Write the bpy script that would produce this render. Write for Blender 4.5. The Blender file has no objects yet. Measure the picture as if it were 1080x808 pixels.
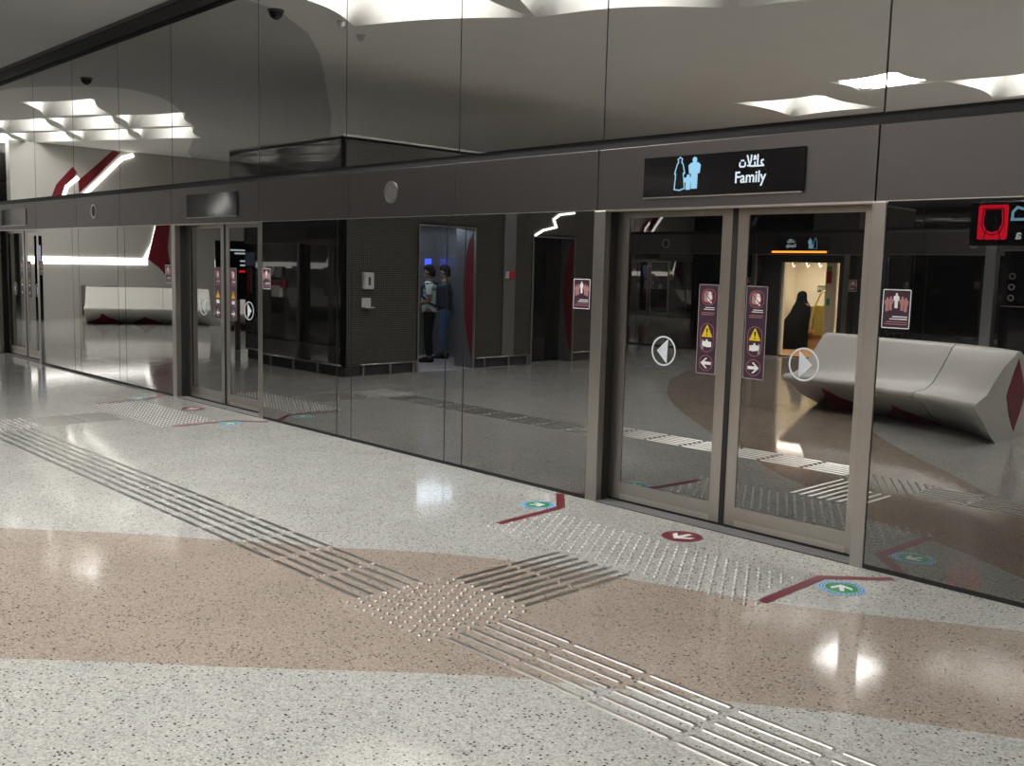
import bpy, bmesh, math, random
from mathutils import Vector, Matrix, geometry
random.seed(7)
PI = math.pi
SC = bpy.context.scene
COL = SC.collection
R = math.radians

# ------------------------------------------------------------------ helpers
class MB:
    """collects shapes, links them as one mesh object"""
    def __init__(s): s.v = []; s.f = []; s.m = []; s.sm = []
    def add(s, vs, fs, mi=0, smooth=False):
        o = len(s.v); s.v += [tuple(v) for v in vs]
        for f in fs: s.f.append([o + i for i in f]); s.m.append(mi); s.sm.append(smooth)
        return s
    def box(s, x0, x1, y0, y1, z0, z1, mi=0):
        v = [(x, y, z) for x in (x0, x1) for y in (y0, y1) for z in (z0, z1)]
        return s.add(v, [(0, 1, 3, 2), (4, 6, 7, 5), (0, 4, 5, 1), (2, 3, 7, 6), (0, 2, 6, 4), (1, 5, 7, 3)], mi)
    def bevbox(s, x0, x1, y0, y1, z0, z1, b, mi=0):
        bm = bmesh.new(); bmesh.ops.create_cube(bm, size=1)
        for v in bm.verts:
            v.co = Vector(((x0 + x1) / 2 + v.co.x * (x1 - x0), (y0 + y1) / 2 + v.co.y * (y1 - y0), (z0 + z1) / 2 + v.co.z * (z1 - z0)))
        bmesh.ops.bevel(bm, geom=bm.edges[:], offset=b, segments=2, affect='EDGES', profile=.5)
        return s.frombm(bm, mi)
    def frombm(s, bm, mi=0, smooth=False):
        bm.verts.index_update()
        s.add([v.co[:] for v in bm.verts], [[v.index for v in f.verts] for f in bm.faces], mi, smooth)
        bm.free(); return s
    def prism(s, poly, fr, d0, d1, mi=0):
        """polygon of (a,b) extruded from depth d0 to d1; fr(a,b,d)->xyz"""
        n = len(poly)
        area = sum(poly[i][0] * poly[(i + 1) % n][1] - poly[(i + 1) % n][0] * poly[i][1] for i in range(n))
        if area < 0: poly = poly[::-1]
        lo = [fr(a, b, d0) for a, b in poly]; hi = [fr(a, b, d1) for a, b in poly]
        tris = geometry.tessellate_polygon([[Vector((a, b, 0)) for a, b in poly]])
        fs = [[i for i in t] for t in tris] + [[n + i for i in reversed(t)] for t in tris]
        fs += [(i, (i + 1) % n, n + (i + 1) % n, n + i) for i in range(n)]
        return s.add(lo + hi, fs, mi)
    def ring(s, cx, cy, r0, r1, fr, d0, d1, n=40, ax=1.0, mi=0):
        vs = []
        for r, d in ((r0, d0), (r1, d0), (r1, d1), (r0, d1)):
            vs += [fr(cx + r * ax * math.cos(2 * PI * i / n), cy + r * math.sin(2 * PI * i / n), d) for i in range(n)]
        fs = []
        for k in range(4):
            for i in range(n):
                j = (i + 1) % n
                fs.append((k * n + i, k * n + j, ((k + 1) % 4) * n + j, ((k + 1) % 4) * n + i))
        return s.add(vs, fs, mi)
    def tube(s, pts, r, n=8, mi=0, close=False):
        pts = [Vector(p) for p in pts]; rings = []
        rr = r if isinstance(r, (list, tuple)) else [r] * len(pts)
        up = None
        for i, p in enumerate(pts):
            t = (pts[min(i + 1, len(pts) - 1)] - pts[max(i - 1, 0)]).normalized()
            if up is None:
                up = t.orthogonal().normalized()
            up = (up - t * up.dot(t)).normalized(); b = t.cross(up)
            rings.append([p + (up * math.cos(2 * PI * k / n) + b * math.sin(2 * PI * k / n)) * rr[i] for k in range(n)])
        vs = [v for rg in rings for v in rg]; fs = []
        for i in range(len(pts) - 1):
            for k in range(n):
                fs.append((i * n + k, i * n + (k + 1) % n, (i + 1) * n + (k + 1) % n, (i + 1) * n + k))
        fs.append(list(range(n))[::-1]); fs.append([(len(pts) - 1) * n + k for k in range(n)])
        return s.add(vs, fs, mi, True)
    def loft(s, rings, mi=0, smooth=True, cap=True, close=True):
        n = len(rings[0]); vs = [v for rg in rings for v in rg]; fs = []
        for i in range(len(rings) - 1):
            for k in range(n if close else n - 1):
                fs.append((i * n + k, i * n + (k + 1) % n, (i + 1) * n + (k + 1) % n, (i + 1) * n + k))
        s.add(vs, fs, mi, smooth)
        if cap:
            s.add(rings[0], [list(range(n))[::-1]], mi); s.add(rings[-1], [list(range(n))], mi)
        return s
    def lathe(s, prof, c=(0, 0, 0), n=16, mi=0):
        rings = [[(c[0] + r * math.cos(2 * PI * k / n), c[1] + r * math.sin(2 * PI * k / n), c[2] + z) for k in range(n)] for r, z in prof]
        return s.loft(rings, mi)
    def mesh(s, name, mats):
        me = bpy.data.meshes.new(name); me.from_pydata(s.v, [], s.f)
        for m in (mats if isinstance(mats, (list, tuple)) else [mats]): me.materials.append(m)
        for p, mi, sm in zip(me.polygons, s.m, s.sm): p.material_index = mi; p.use_smooth = sm
        bm = bmesh.new(); bm.from_mesh(me); bmesh.ops.recalc_face_normals(bm, faces=bm.faces[:]); bm.to_mesh(me); bm.free()
        me.update(); return me
    def build(s, name, mats, parent=None, loc=None):
        return link(name, s.mesh(name, mats), parent, loc)

def link(name, me, parent=None, loc=None):
    o = bpy.data.objects.new(name, me); COL.objects.link(o)
    if loc is not None: o.location = loc
    if parent is not None: o.parent = parent
    return o
def tag(o, label, cat, group=None, kind=None):
    o['label'] = label; o['category'] = cat
    if group: o['group'] = group
    if kind: o['kind'] = kind
    return o
def thing(name, label, cat, loc=(0, 0, 0), rz=0, group=None):
    o = bpy.data.objects.new(name, None); COL.objects.link(o); o.empty_display_size = .1
    o.location = loc; o.rotation_euler = (0, 0, rz)
    return tag(o, label, cat, group)
def struct(o, label=None, cat=None):
    o['kind'] = 'structure'
    if label: o['label'] = label
    if cat: o['category'] = cat
    return o
KIDS = {}
def kids(o): return [c for c in bpy.data.objects if c.parent is o]
def dup(root, loc, rz=None, label=None, group=None, scale=None):
    r = root.copy(); COL.objects.link(r); r.location = loc
    if rz is not None: r.rotation_euler = (0, 0, rz)
    if label: r['label'] = label
    if group: r['group'] = group
    if root.name not in KIDS: KIDS[root.name] = [(c, kids(c)) for c in kids(root)]
    for ch, gs in KIDS[root.name]:
        c = ch.copy(); COL.objects.link(c); c.parent = r
        for g in gs:
            d = g.copy(); COL.objects.link(d); d.parent = c
    return r

# ------------------------------------------------------------------ materials
def new_mat(name):
    m = bpy.data.materials.new(name); m.use_nodes = True
    nt = m.node_tree; nt.nodes.clear()
    out = nt.nodes.new('ShaderNodeOutputMaterial')
    return m, nt, out
def principled(name, col, rough=.5, metal=0., spec=.5, emit=None, es=0., coat=0., noise=None, coat_rough=.1):
    m, nt, out = new_mat(name)
    b = nt.nodes.new('ShaderNodeBsdfPrincipled'); nt.links.new(b.outputs[0], out.inputs[0])
    b.inputs['Base Color'].default_value = (*col, 1); b.inputs['Roughness'].default_value = rough
    b.inputs['Metallic'].default_value = metal; b.inputs['Specular IOR Level'].default_value = spec
    b.inputs['Coat Weight'].default_value = coat; b.inputs['Coat Roughness'].default_value = coat_rough
    if emit: b.inputs['Emission Color'].default_value = (*emit, 1); b.inputs['Emission Strength'].default_value = es
    if noise:
        tc = nt.nodes.new('ShaderNodeTexCoord'); mp = nt.nodes.new('ShaderNodeMapping'); nz = nt.nodes.new('ShaderNodeTexNoise')
        mp.inputs['Scale'].default_value = noise[0]; nz.inputs['Scale'].default_value = 1; nz.inputs['Detail'].default_value = 3
        mx = nt.nodes.new('ShaderNodeMapRange'); a = noise[1]
        mx.inputs['To Min'].default_value = 1 - a; mx.inputs['To Max'].default_value = 1 + a
        ml = nt.nodes.new('ShaderNodeVectorMath'); ml.operation = 'SCALE'; ml.inputs[0].default_value = col
        nt.links.new(tc.outputs['Object'], mp.inputs[0]); nt.links.new(mp.outputs[0], nz.inputs[0])
        nt.links.new(nz.outputs['Fac'], mx.inputs[0]); nt.links.new(mx.outputs[0], ml.inputs['Scale'])
        nt.links.new(ml.outputs[0], b.inputs['Base Color'])
    return m
def emission(name, col, s):
    m, nt, out = new_mat(name); e = nt.nodes.new('ShaderNodeEmission')
    e.inputs[0].default_value = (*col, 1); e.inputs[1].default_value = s; nt.links.new(e.outputs[0], out.inputs[0]); return m
def mirror_glass(name, r0, tint, body, power=4.0, bump=0.0, bscale=(.5, .5, .5)):
    """dark coated glass backed by the unlit tunnel: reflectance r0 head-on, rising at grazing angles"""
    m, nt, out = new_mat(name)
    d = nt.nodes.new('ShaderNodeBsdfDiffuse'); d.inputs[0].default_value = (*body, 1)
    g = nt.nodes.new('ShaderNodeBsdfAnisotropic'); g.inputs['Roughness'].default_value = 0.0; g.inputs[0].default_value = (*tint, 1)
    lw = nt.nodes.new('ShaderNodeLayerWeight'); lw.inputs[0].default_value = .5
    pw = nt.nodes.new('ShaderNodeMath'); pw.operation = 'POWER'; pw.inputs[1].default_value = power
    mr = nt.nodes.new('ShaderNodeMapRange'); mr.inputs['To Min'].default_value = r0; mr.inputs['To Max'].default_value = 1
    mx = nt.nodes.new('ShaderNodeMixShader')
    nt.links.new(lw.outputs['Facing'], pw.inputs[0]); nt.links.new(pw.outputs[0], mr.inputs[0]); nt.links.new(mr.outputs[0], mx.inputs[0])
    nt.links.new(d.outputs[0], mx.inputs[1]); nt.links.new(g.outputs[0], mx.inputs[2]); nt.links.new(mx.outputs[0], out.inputs[0])
    if bump:
        tc = nt.nodes.new('ShaderNodeTexCoord'); mp = nt.nodes.new('ShaderNodeMapping'); mp.inputs['Scale'].default_value = bscale
        nz = nt.nodes.new('ShaderNodeTexNoise'); nz.inputs['Scale'].default_value = 1; nz.inputs['Detail'].default_value = 0
        bp = nt.nodes.new('ShaderNodeBump'); bp.inputs['Strength'].default_value = 1; bp.inputs['Distance'].default_value = bump
        nt.links.new(tc.outputs['Object'], mp.inputs[0]); nt.links.new(mp.outputs[0], nz.inputs[0])
        nt.links.new(nz.outputs['Fac'], bp.inputs['Height']); nt.links.new(bp.outputs[0], g.inputs['Normal'])
    return m
def terrazzo(name, base, dark, light, ndark):
    m, nt, out = new_mat(name)
    b = nt.nodes.new('ShaderNodeBsdfPrincipled'); nt.links.new(b.outputs[0], out.inputs[0])
    tc = nt.nodes.new('ShaderNodeTexCoord')
    def vor(scale):
        v = nt.nodes.new('ShaderNodeTexVoronoi'); v.inputs['Scale'].default_value = scale; v.voronoi_dimensions = '3D'
        nt.links.new(tc.outputs['Object'], v.inputs[0]); return v
    # small aggregate
    v1 = vor(130); r1 = nt.nodes.new('ShaderNodeValToRGB'); s1 = nt.nodes.new('ShaderNodeSeparateColor')
    nt.links.new(v1.outputs['Color'], s1.inputs[0]); nt.links.new(s1.outputs[0], r1.inputs[0])
    e = r1.color_ramp.elements; e[0].position = 0; e[0].color = (*[c * .62 for c in base], 1); e[1].position = 1; e[1].color = (*light, 1)
    x = e.new(.35); x.color = (*base, 1); x = e.new(.75); x.color = (*[c * 1.06 for c in base], 1)
    # dark chips of a few millimetres, sparse
    v2 = vor(62); s2 = nt.nodes.new('ShaderNodeSeparateColor'); nt.links.new(v2.outputs['Color'], s2.inputs[0])
    lt = nt.nodes.new('ShaderNodeMath'); lt.operation = 'LESS_THAN'; lt.inputs[1].default_value = .33; nt.links.new(v2.outputs['Distance'], lt.inputs[0])
    gt = nt.nodes.new('ShaderNodeMath'); gt.operation = 'LESS_THAN'; gt.inputs[1].default_value = ndark; nt.links.new(s2.outputs[1], gt.inputs[0])
    ml = nt.nodes.new('ShaderNodeMath'); ml.operation = 'MULTIPLY'; nt.links.new(lt.outputs[0], ml.inputs[0]); nt.links.new(gt.outputs[0], ml.inputs[1])
    mx = nt.nodes.new('ShaderNodeMix'); mx.data_type = 'RGBA'; mx.inputs[7].default_value = (*dark, 1)
    nt.links.new(ml.outputs[0], mx.inputs[0]); nt.links.new(r1.outputs[0], mx.inputs[6])
    # broad mottling
    nz = nt.nodes.new('ShaderNodeTexNoise'); nz.inputs['Scale'].default_value = 2.2; nz.inputs['Detail'].default_value = 5
    nt.links.new(tc.outputs['Object'], nz.inputs[0])
    mr = nt.nodes.new('ShaderNodeMapRange'); mr.inputs['To Min'].default_value = .84; mr.inputs['To Max'].default_value = 1.14
    nt.links.new(nz.outputs['Fac'], mr.inputs[0])
    sc = nt.nodes.new('ShaderNodeVectorMath'); sc.operation = 'SCALE'
    nt.links.new(mx.outputs[2], sc.inputs[0]); nt.links.new(mr.outputs[0], sc.inputs['Scale'])
    nt.links.new(sc.outputs[0], b.inputs['Base Color'])
    b.inputs['Roughness'].default_value = .13; b.inputs['Specular IOR Level'].default_value = .5
    n2 = nt.nodes.new('ShaderNodeTexNoise'); n2.inputs['Scale'].default_value = 6; n2.inputs['Detail'].default_value = 4
    nt.links.new(tc.outputs['Object'], n2.inputs[0])
    m2 = nt.nodes.new('ShaderNodeMapRange'); m2.inputs['To Min'].default_value = .045; m2.inputs['To Max'].default_value = .12
    nt.links.new(n2.outputs['Fac'], m2.inputs[0]); nt.links.new(m2.outputs[0], b.inputs['Roughness'])
    return m
def perforated(name, c0, c1, scale):
    m, nt, out = new_mat(name)
    b = nt.nodes.new('ShaderNodeBsdfPrincipled'); nt.links.new(b.outputs[0], out.inputs[0])
    tc = nt.nodes.new('ShaderNodeTexCoord'); sp = nt.nodes.new('ShaderNodeSeparateXYZ'); nt.links.new(tc.outputs['Object'], sp.inputs[0])
    def sn(src, k):
        a = nt.nodes.new('ShaderNodeMath'); a.operation = 'MULTIPLY'; a.inputs[1].default_value = k; nt.links.new(src, a.inputs[0])
        t = nt.nodes.new('ShaderNodeMath'); t.operation = 'SINE'; nt.links.new(a.outputs[0], t.inputs[0]); return t.outputs[0]
    ad = nt.nodes.new('ShaderNodeMath'); ad.operation = 'ADD'; nt.links.new(sp.outputs[0], ad.inputs[0]); nt.links.new(sp.outputs[1], ad.inputs[1])
    a1 = nt.nodes.new('ShaderNodeMath'); a1.operation = 'ADD'; nt.links.new(ad.outputs[0], a1.inputs[0]); nt.links.new(sp.outputs[2], a1.inputs[1])
    a2 = nt.nodes.new('ShaderNodeMath'); a2.operation = 'SUBTRACT'; nt.links.new(ad.outputs[0], a2.inputs[0]); nt.links.new(sp.outputs[2], a2.inputs[1])
    mu = nt.nodes.new('ShaderNodeMath'); mu.operation = 'MULTIPLY'; nt.links.new(sn(a1.outputs[0], scale), mu.inputs[0]); nt.links.new(sn(a2.outputs[0], scale), mu.inputs[1])
    mr = nt.nodes.new('ShaderNodeMapRange'); mr.inputs['From Min'].default_value = -.3; mr.inputs['From Max'].default_value = .6
    nt.links.new(mu.outputs[0], mr.inputs[0])
    mx = nt.nodes.new('ShaderNodeMix'); mx.data_type = 'RGBA'; mx.inputs[6].default_value = (*c0, 1); mx.inputs[7].default_value = (*c1, 1)
    nt.links.new(mr.outputs[0], mx.inputs[0]); nt.links.new(mx.outputs[2], b.inputs['Base Color'])
    b.inputs['Roughness'].default_value = .3
    return m

M = {}
M['white_floor'] = terrazzo('pale_terrazzo', (.455, .454, .425), (.06, .055, .045), (.60, .598, .57), .20)
M['brown_floor'] = terrazzo('brown_terrazzo', (.36, .30, .25), (.06, .045, .04), (.46, .39, .335), .17)
M['steel'] = principled('brushed_steel', (.43, .405, .38), .30, 1, noise=((260, 260, 3), .10))
M['header'] = principled('dark_anodised_steel', (.130, .119, .119), .38, 1, noise=((3, 60, 60), .06))
M['lip'] = principled('pale_steel_edge', (.60, .57, .53), .3, 1)
M['glass'] = mirror_glass('screen_glass', .32, (.97, .96, .935), (.004, .004, .004), 3.6, .0010, (.55, .55, .35))
M['door_glass'] = mirror_glass('door_glass', .32, (.97, .96, .94), (.004, .004, .004), 3.6, .0004, (.8, .8, .6))
M['upper_glass'] = mirror_glass('overhead_glass', .46, (.97, .962, .945), (.008, .008, .008), 3.6, .0010, (.6, .6, .5))
M['back_glass'] = mirror_glass('black_cladding_glass', .10, (.95, .95, .95), (.006, .006, .007), 4)
M['rubber'] = principled('black_rubber', (.006, .006, .006), .6)
M['black'] = principled('black_gloss', (.008, .007, .009), .12)
M['tac'] = principled('stainless_tactile', (.56, .545, .52), .28, 1)
M['ceiling'] = principled('grey_ceiling_paint', (.56, .555, .54), .85, noise=((1.2, 1.2, 1.2), .06))
M['vault'] = principled('pale_vault_and_lit_zone', (.86, .85, .82), .8, noise=((1.5, 1.5, 1.5), .05))  # coffer shells; on the flat zones its paleness carries the light
M['wall'] = principled('white_wall_panel', (.56, .54, .505), .45, noise=((1, 1, 1), .04))
M['dark_wall'] = principled('dark_wall', (.03, .03, .03), .7)
M['red'] = principled('crimson_panel', (.20, .010, .022), .35)
M['led'] = emission('led_strip', (1, .98, .93), 7.0)
M['panel_light'] = emission('skylight_diffuser', (1, .99, .972), 13.5)
M['panel_mid'] = emission('vault_skylight_diffuser', (1, .99, .972), 30.0)
M['panel_bright'] = emission('bright_skylight_diffuser', (1, .99, .972), 44.0)
M['mesh'] = perforated('dotted_lift_cladding', (.016, .014, .012), (.135, .125, .11), 95)
M['grey_panel'] = principled('lift_steel', (.30, .30, .31), .35, .8)
M['bench'] = principled('moulded_stone', (.62, .60, .56), .38, noise=((60, 60, 60), .05))
M['maroon'] = principled('maroon_vinyl', (.155, .020, .033), .4)
M['green'] = principled('green_vinyl', (.03, .27, .09), .4)
M['blue'] = principled('blue_vinyl', (.02, .25, .52), .4)
M['white'] = principled('white_vinyl', (.80, .80, .80), .4)
M['pale'] = principled('frosted_decal', (.62, .66, .70), .5)
M['purple'] = principled('purple_sticker', (.040, .013, .032), .35)
M['pink'] = principled('pink_print', (.42, .20, .20), .5)
M['mred'] = principled('red_print', (.40, .02, .03), .5)
M['yellow'] = principled('yellow_print', (.72, .50, .015), .45)
M['sgrey'] = principled('grey_print', (.30, .27, .28), .5)
M['lcd_white'] = emission('lit_lettering', (.80, .90, .97), .95)
M['lcd_blue'] = emission('lit_pictogram', (.36, .72, .97), .9)
M['lcd_orange'] = emission('amber_edge_light', (1, .28, .035), 6)
M['lcd_red'] = emission('lit_red_sign', (.95, .012, .04), 1.3)
M['lcd_dark'] = principled('unlit_display', (.012, .011, .012), .08, noise=None)
M['cream'] = principled('cream_train_lining', (.74, .66, .50), .45)
M['tan'] = principled('tan_train_seat', (.36, .19, .085), .55)
M['pattern'] = perforated('patterned_upholstery', (.16, .06, .07), (.36, .30, .24), 70)
M['yellow_rail'] = principled('yellow_grab_rail', (.58, .50, .12), .35)
M['skin'] = principled('skin', (.20, .105, .065), .55)
M['hair'] = principled('dark_hair', (.006, .005, .005), .7, spec=.15)
M['shirt'] = principled('pale_shirt', (.55, .66, .64), .8)
M['trouser'] = principled('black_trousers', (.005, .005, .006), .9, spec=.1)
M['navy'] = principled('navy_cloth', (.012, .022, .045), .85)
M['denim'] = principled('blue_denim', (.05, .105, .22), .9)
M['abaya'] = principled('black_abaya', (.004, .004, .0045), .9, spec=.08)
M['plastic'] = principled('white_plastic', (.62, .62, .60), .4)
M['screen_blue'] = emission('blue_display', (.05, .09, 1), 5)
M['lift_light'] = emission('cool_lift_light', (.72, .85, 1), 7)
M['train_light'] = emission('warm_train_light', (1, .93, .80), 30)
M['tank'] = principled('train_body', (.10, .10, .105), .4, .6)

# ------------------------------------------------------------------ camera
cam_d = bpy.data.cameras.new('camera'); cam = bpy.data.objects.new('camera', cam_d); COL.objects.link(cam); SC.camera = cam
F, YAW, PITCH, ROLL, DIST, HGT = 1042.73285, .808568329, .115282543, .0250378499, 5.29388347, 1.66145890
fw = Vector((-math.sin(YAW) * math.cos(PITCH), math.cos(YAW) * math.cos(PITCH), -math.sin(PITCH)))
r_ = Vector((math.cos(YAW), math.sin(YAW), 0)); u_ = r_.cross(fw)
c_, s_ = math.cos(ROLL), math.sin(ROLL)
rr, uu = c_ * r_ + s_ * u_, -s_ * r_ + c_ * u_
cam.matrix_world = Matrix(((rr.x, uu.x, -fw.x, 0), (rr.y, uu.y, -fw.y, -DIST), (rr.z, uu.z, -fw.z, HGT), (0, 0, 0, 1)))
cam_d.sensor_width = 36; cam_d.sensor_fit = 'HORIZONTAL'; cam_d.lens = F / 1080 * 36; cam_d.clip_start = .05; cam_d.clip_end = 200

# ------------------------------------------------------------------ room shell
X0, X1, YB, ZC = -44., 12., -12.2, 4.65
PITCHX = 6.8
def pip(p, poly):
    x, y = p; ins = False; n = len(poly)
    for i in range(n):
        x1, y1 = poly[i]; x2, y2 = poly[(i + 1) % n]
        if (y1 > y) != (y2 > y) and x < (x2 - x1) * (y - y1) / (y2 - y1) + x1: ins = not ins
    return ins
def smooth_line(pts, k=3):
    out = []
    for i in range(len(pts) - 1):
        p0 = pts[max(i - 1, 0)]; p1 = pts[i]; p2 = pts[i + 1]; p3 = pts[min(i + 2, len(pts) - 1)]
        for j in range(k):
            t = j / k
            out.append(tuple(.5 * (2 * b + (c - a) * t + (2 * a - 5 * b + 4 * c - d) * t * t + (-a + 3 * b - 3 * c + d) * t ** 3) for a, b, c, d in zip(p0, p1, p2, p3)))
    return out + [pts[-1]]
def cdt(polys, rect):
    vs, es = [], []
    def addp(pl):
        o = len(vs); vs.extend(Vector(p) for p in pl); es.extend((o + i, o + (i + 1) % len(pl)) for i in range(len(pl)))
    addp(rect)
    for p in polys: addp(p)
    v, e, f, *_ = geometry.delaunay_2d_cdt(vs, es, [], 1, 1e-5)
    return v, f
bandU = smooth_line([(6, 3.6), (2.0, 1.4), (-.6, .08), (-1.60, -.36), (-2.33, -.80), (-2.85, -1.04), (-3.37, -1.23), (-3.97, -1.48), (-4.41, -1.76), (-4.78, -2.07), (-5.29, -2.49), (-5.79, -2.87), (-6.44, -3.46), (-7.0, -3.95), (-7.8, -4.75), (-8.6, -5.7), (-9.6, -7.2), (-10.4, -9.2), (-10.6, -12.19)])
bandL = smooth_line([(6, 1.6), (1.6, -.1), (-.2, -1.0), (-1.18, -1.54), (-1.69, -1.83), (-2.05, -2.09), (-2.71, -2.54), (-2.95, -2.74), (-3.6, -3.40), (-4.28, -4.07), (-5.2, -5.2), (-6.2, -6.9), (-6.8, -9), (-7.0, -12.19)])
bandU = [(x, min(y, .12)) for x, y in bandU if x < 1.9 and y < .3]; bandL = [(x, min(y, .12)) for x, y in bandL if x < 5.5]
band = bandU + bandL[::-1]
v, f = cdt([band], [(X0, YB), (X1, YB), (X1, .13), (X0, .13)])
mb = MB()
mb.add([(p.x, p.y, 0) for p in v], [], 0)
for t in f:
    c = sum((v[i] for i in t), Vector((0, 0))) / len(t)
    mb.f.append(list(t)); mb.m.append(1 if pip(c, band) else 0); mb.sm.append(False)
fl = mb.build('floor', [M['white_floor'], M['brown_floor']])
for p in fl.data.polygons:
    if p.normal.z < 0: p.flip()
struct(fl, 'pale speckled terrazzo platform floor with a curving brown band', 'floor')

# ceiling: flat grey paint, flat zones coloured paler to stand in for lit vaults, coffers with lit tops
A_, B_ = Vector((2.05, -1.2)), Vector((-1.2, -2.9)); NA = Vector((-10.8, -2.1))
A2, B2 = Vector((1.7, -.8)), Vector((-1.9, -1.1)); NB = Vector((-21.0, -1.3))
def quad(o, a, b, i, j):
    p = o + a * i + b * j
    return [p, p + a, p + a + b, p + b]
cells = []           # quad, height, panel fraction, panel level
cells.append((quad(NA, A_, B_ * -.58, 0, 0), .95, .42, .80))
for i in range(1, 6): cells.append((quad(NA, A_, B_ * -1.0, i, 0), 1.0, .40, .80))  # the last ones lie out of view, added to light the near floor
cells.append(([Vector(p) for p in ((-10.3, -9.7), (-8.7, -9.9), (-8.5, -11.7), (-10.3, -11.7))], .8, .42, .80))
cells.append(([Vector(p) for p in ((-6.75, -10.0), (-4.9, -10.0), (-4.7, -12.0), (-6.75, -12.0))], .8, .42, .80))
cells.append(([Vector(p) for p in ((-8.1, -9.05), (-6.95, -8.9), (-6.8, -10.0), (-8.1, -10.1))], .14, .90, .20))
cells.append((quad(NA, A_, B_, 4, .3), .60, .42, .80)); cells.append((quad(NA, A_, B_, 5, .3), .60, .42, .80))  # unseen coffers, added to light the floor around the camera
for i, j in ((0, 0), (0, 1), (0, 2), (-1, 1), (-1, 2), (1, 1), (1, 2), (-2, 2), (-2, 3)):
    cells.append((quad(NB, A2, B2, i, j), .55, .42, .80))
litZoneA = [(X1, -.02), (-10.6, -.02), (-10.8, -1.0), (-11.58, -1.92), (-12.6, -2.75), (-13.8, -3.6), (-15.4, -4.7), (-17.4, -6.1), (-19.9, -7.7), (-27.0, YB), (X1, YB)]  # brighter lit part of the ceiling, put in as paler colour
litZoneB = smooth_line([(-43.5, -.5), (-26, -.6), (-21, -.6), (-19.2, -.8), (-17.9, -1.8), (-18.0, -2.6), (-18.8, -3.4), (-20.6, -4.6), (-22.5, -5.6), (-26.6, -7.4), (-30, -8.6), (-43.5, -9.0)])
N = 16
def cell_pt(q, s, t):
    a, b = abs(2 * s - 1), abs(2 * t - 1); p = q[0] * (1 - s) * (1 - t) + q[1] * s * (1 - t) + q[2] * s * t + q[3] * (1 - s) * t
    c = (q[0] + q[1] + q[2] + q[3]) / 4; m_, n_ = max(a, b), min(a, b)
    return c + (p - c) * (1 - .17 * (1 - n_ * n_) * m_ ** 3)
def outline(q):
    e = []
    for i in range(N): e.append((i / N, 0))
    for i in range(N): e.append((1, i / N))
    for i in range(N): e.append((1 - i / N, 1))
    for i in range(N): e.append((0, 1 - i / N))
    return [tuple(cell_pt(q, *u)) for u in e]
qs = [outline(c[0]) for c in cells]
v, f = cdt(qs + [litZoneA, litZoneB], [(X0, YB), (X1, YB), (X1, 0), (X0, 0)])
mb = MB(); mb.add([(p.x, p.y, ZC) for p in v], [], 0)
for t in f:
    c = sum((v[i] for i in t), Vector((0, 0))) / len(t)
    if any(pip(c, q) for q in qs): continue
    mb.f.append(list(t)); mb.m.append(1 if pip(c, litZoneA) or pip(c, litZoneB) else 0); mb.sm.append(False)
for q, H, pf, lv in cells:
    vs, fs = [], []
    for i in range(N + 1):
        for j in range(N + 1):
            a, b = 2 * i / N - 1, 2 * j / N - 1
            p = cell_pt(q, i / N, j / N); h = H * (1 - abs(a) ** 3) * (1 - abs(b) ** 3)
            vs.append((p.x, p.y, ZC + h))
    for i in range(N):
        for j in range(N): fs.append((i * (N + 1) + j, (i + 1) * (N + 1) + j, (i + 1) * (N + 1) + j + 1, i * (N + 1) + j + 1))
    mb.add(vs, fs, 2, True)
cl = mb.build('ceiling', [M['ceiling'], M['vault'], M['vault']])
struct(cl, 'grey ceiling with pale vaulted coffers', 'ceiling')
for k, (q, H, pf, lv) in enumerate(cells):
    c = cell_pt(q, .5, .5); z = ZC + H * lv
    t = thing('ceiling_light', 'square bright panel glowing at the top of a ceiling coffer', 'light', (c.x, c.y, z), 0, 'lit panels in the ceiling coffers')
    b = MB(); ps = [cell_pt(q, .5 + sx * pf / 2, .5 + sy * pf / 2) - c for sx, sy in ((-1, -1), (1, -1), (1, 1), (-1, 1))]
    b.add([(p.x, p.y, 0) for p in ps], [(0, 3, 2, 1)]); b.build('diffuser', M['panel_bright'] if -12 < c.x < -6.5 or c.y < -9.5 else M['panel_mid'] if c.x < -12 else M['panel_light'], t)
    fb = MB()
    for i in range(4):
        p, n_ = ps[i], ps[(i + 1) % 4]
        fb.tube([(p.x, p.y, .0), (n_.x, n_.y, .0)], .018, 6)
    fb.build('frame', M['lip'], t)

def wall(name, x0, x1, y0, y1, z0, z1, m): return struct(MB().box(x0, x1, y0, y1, z0, z1).build(name, m))
wall('wall_end', X0 - .2, X0, YB - 4, .2, 0, 6, M['wall'])
wall('wall_start', X1, X1 + .2, YB - 4, .2, 0, 6, M['wall'])

# ------------------------------------------------------------------ platform screen (along y = 0)
def fy(a, b, d): return (a, d, b)            # (x, z) drawn on a face looking towards -y
GZ = 2.08
WHERE = {-1: 'beyond the Family doorway', 0: 'Family', 1: 'middle', 2: 'far'}

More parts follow.
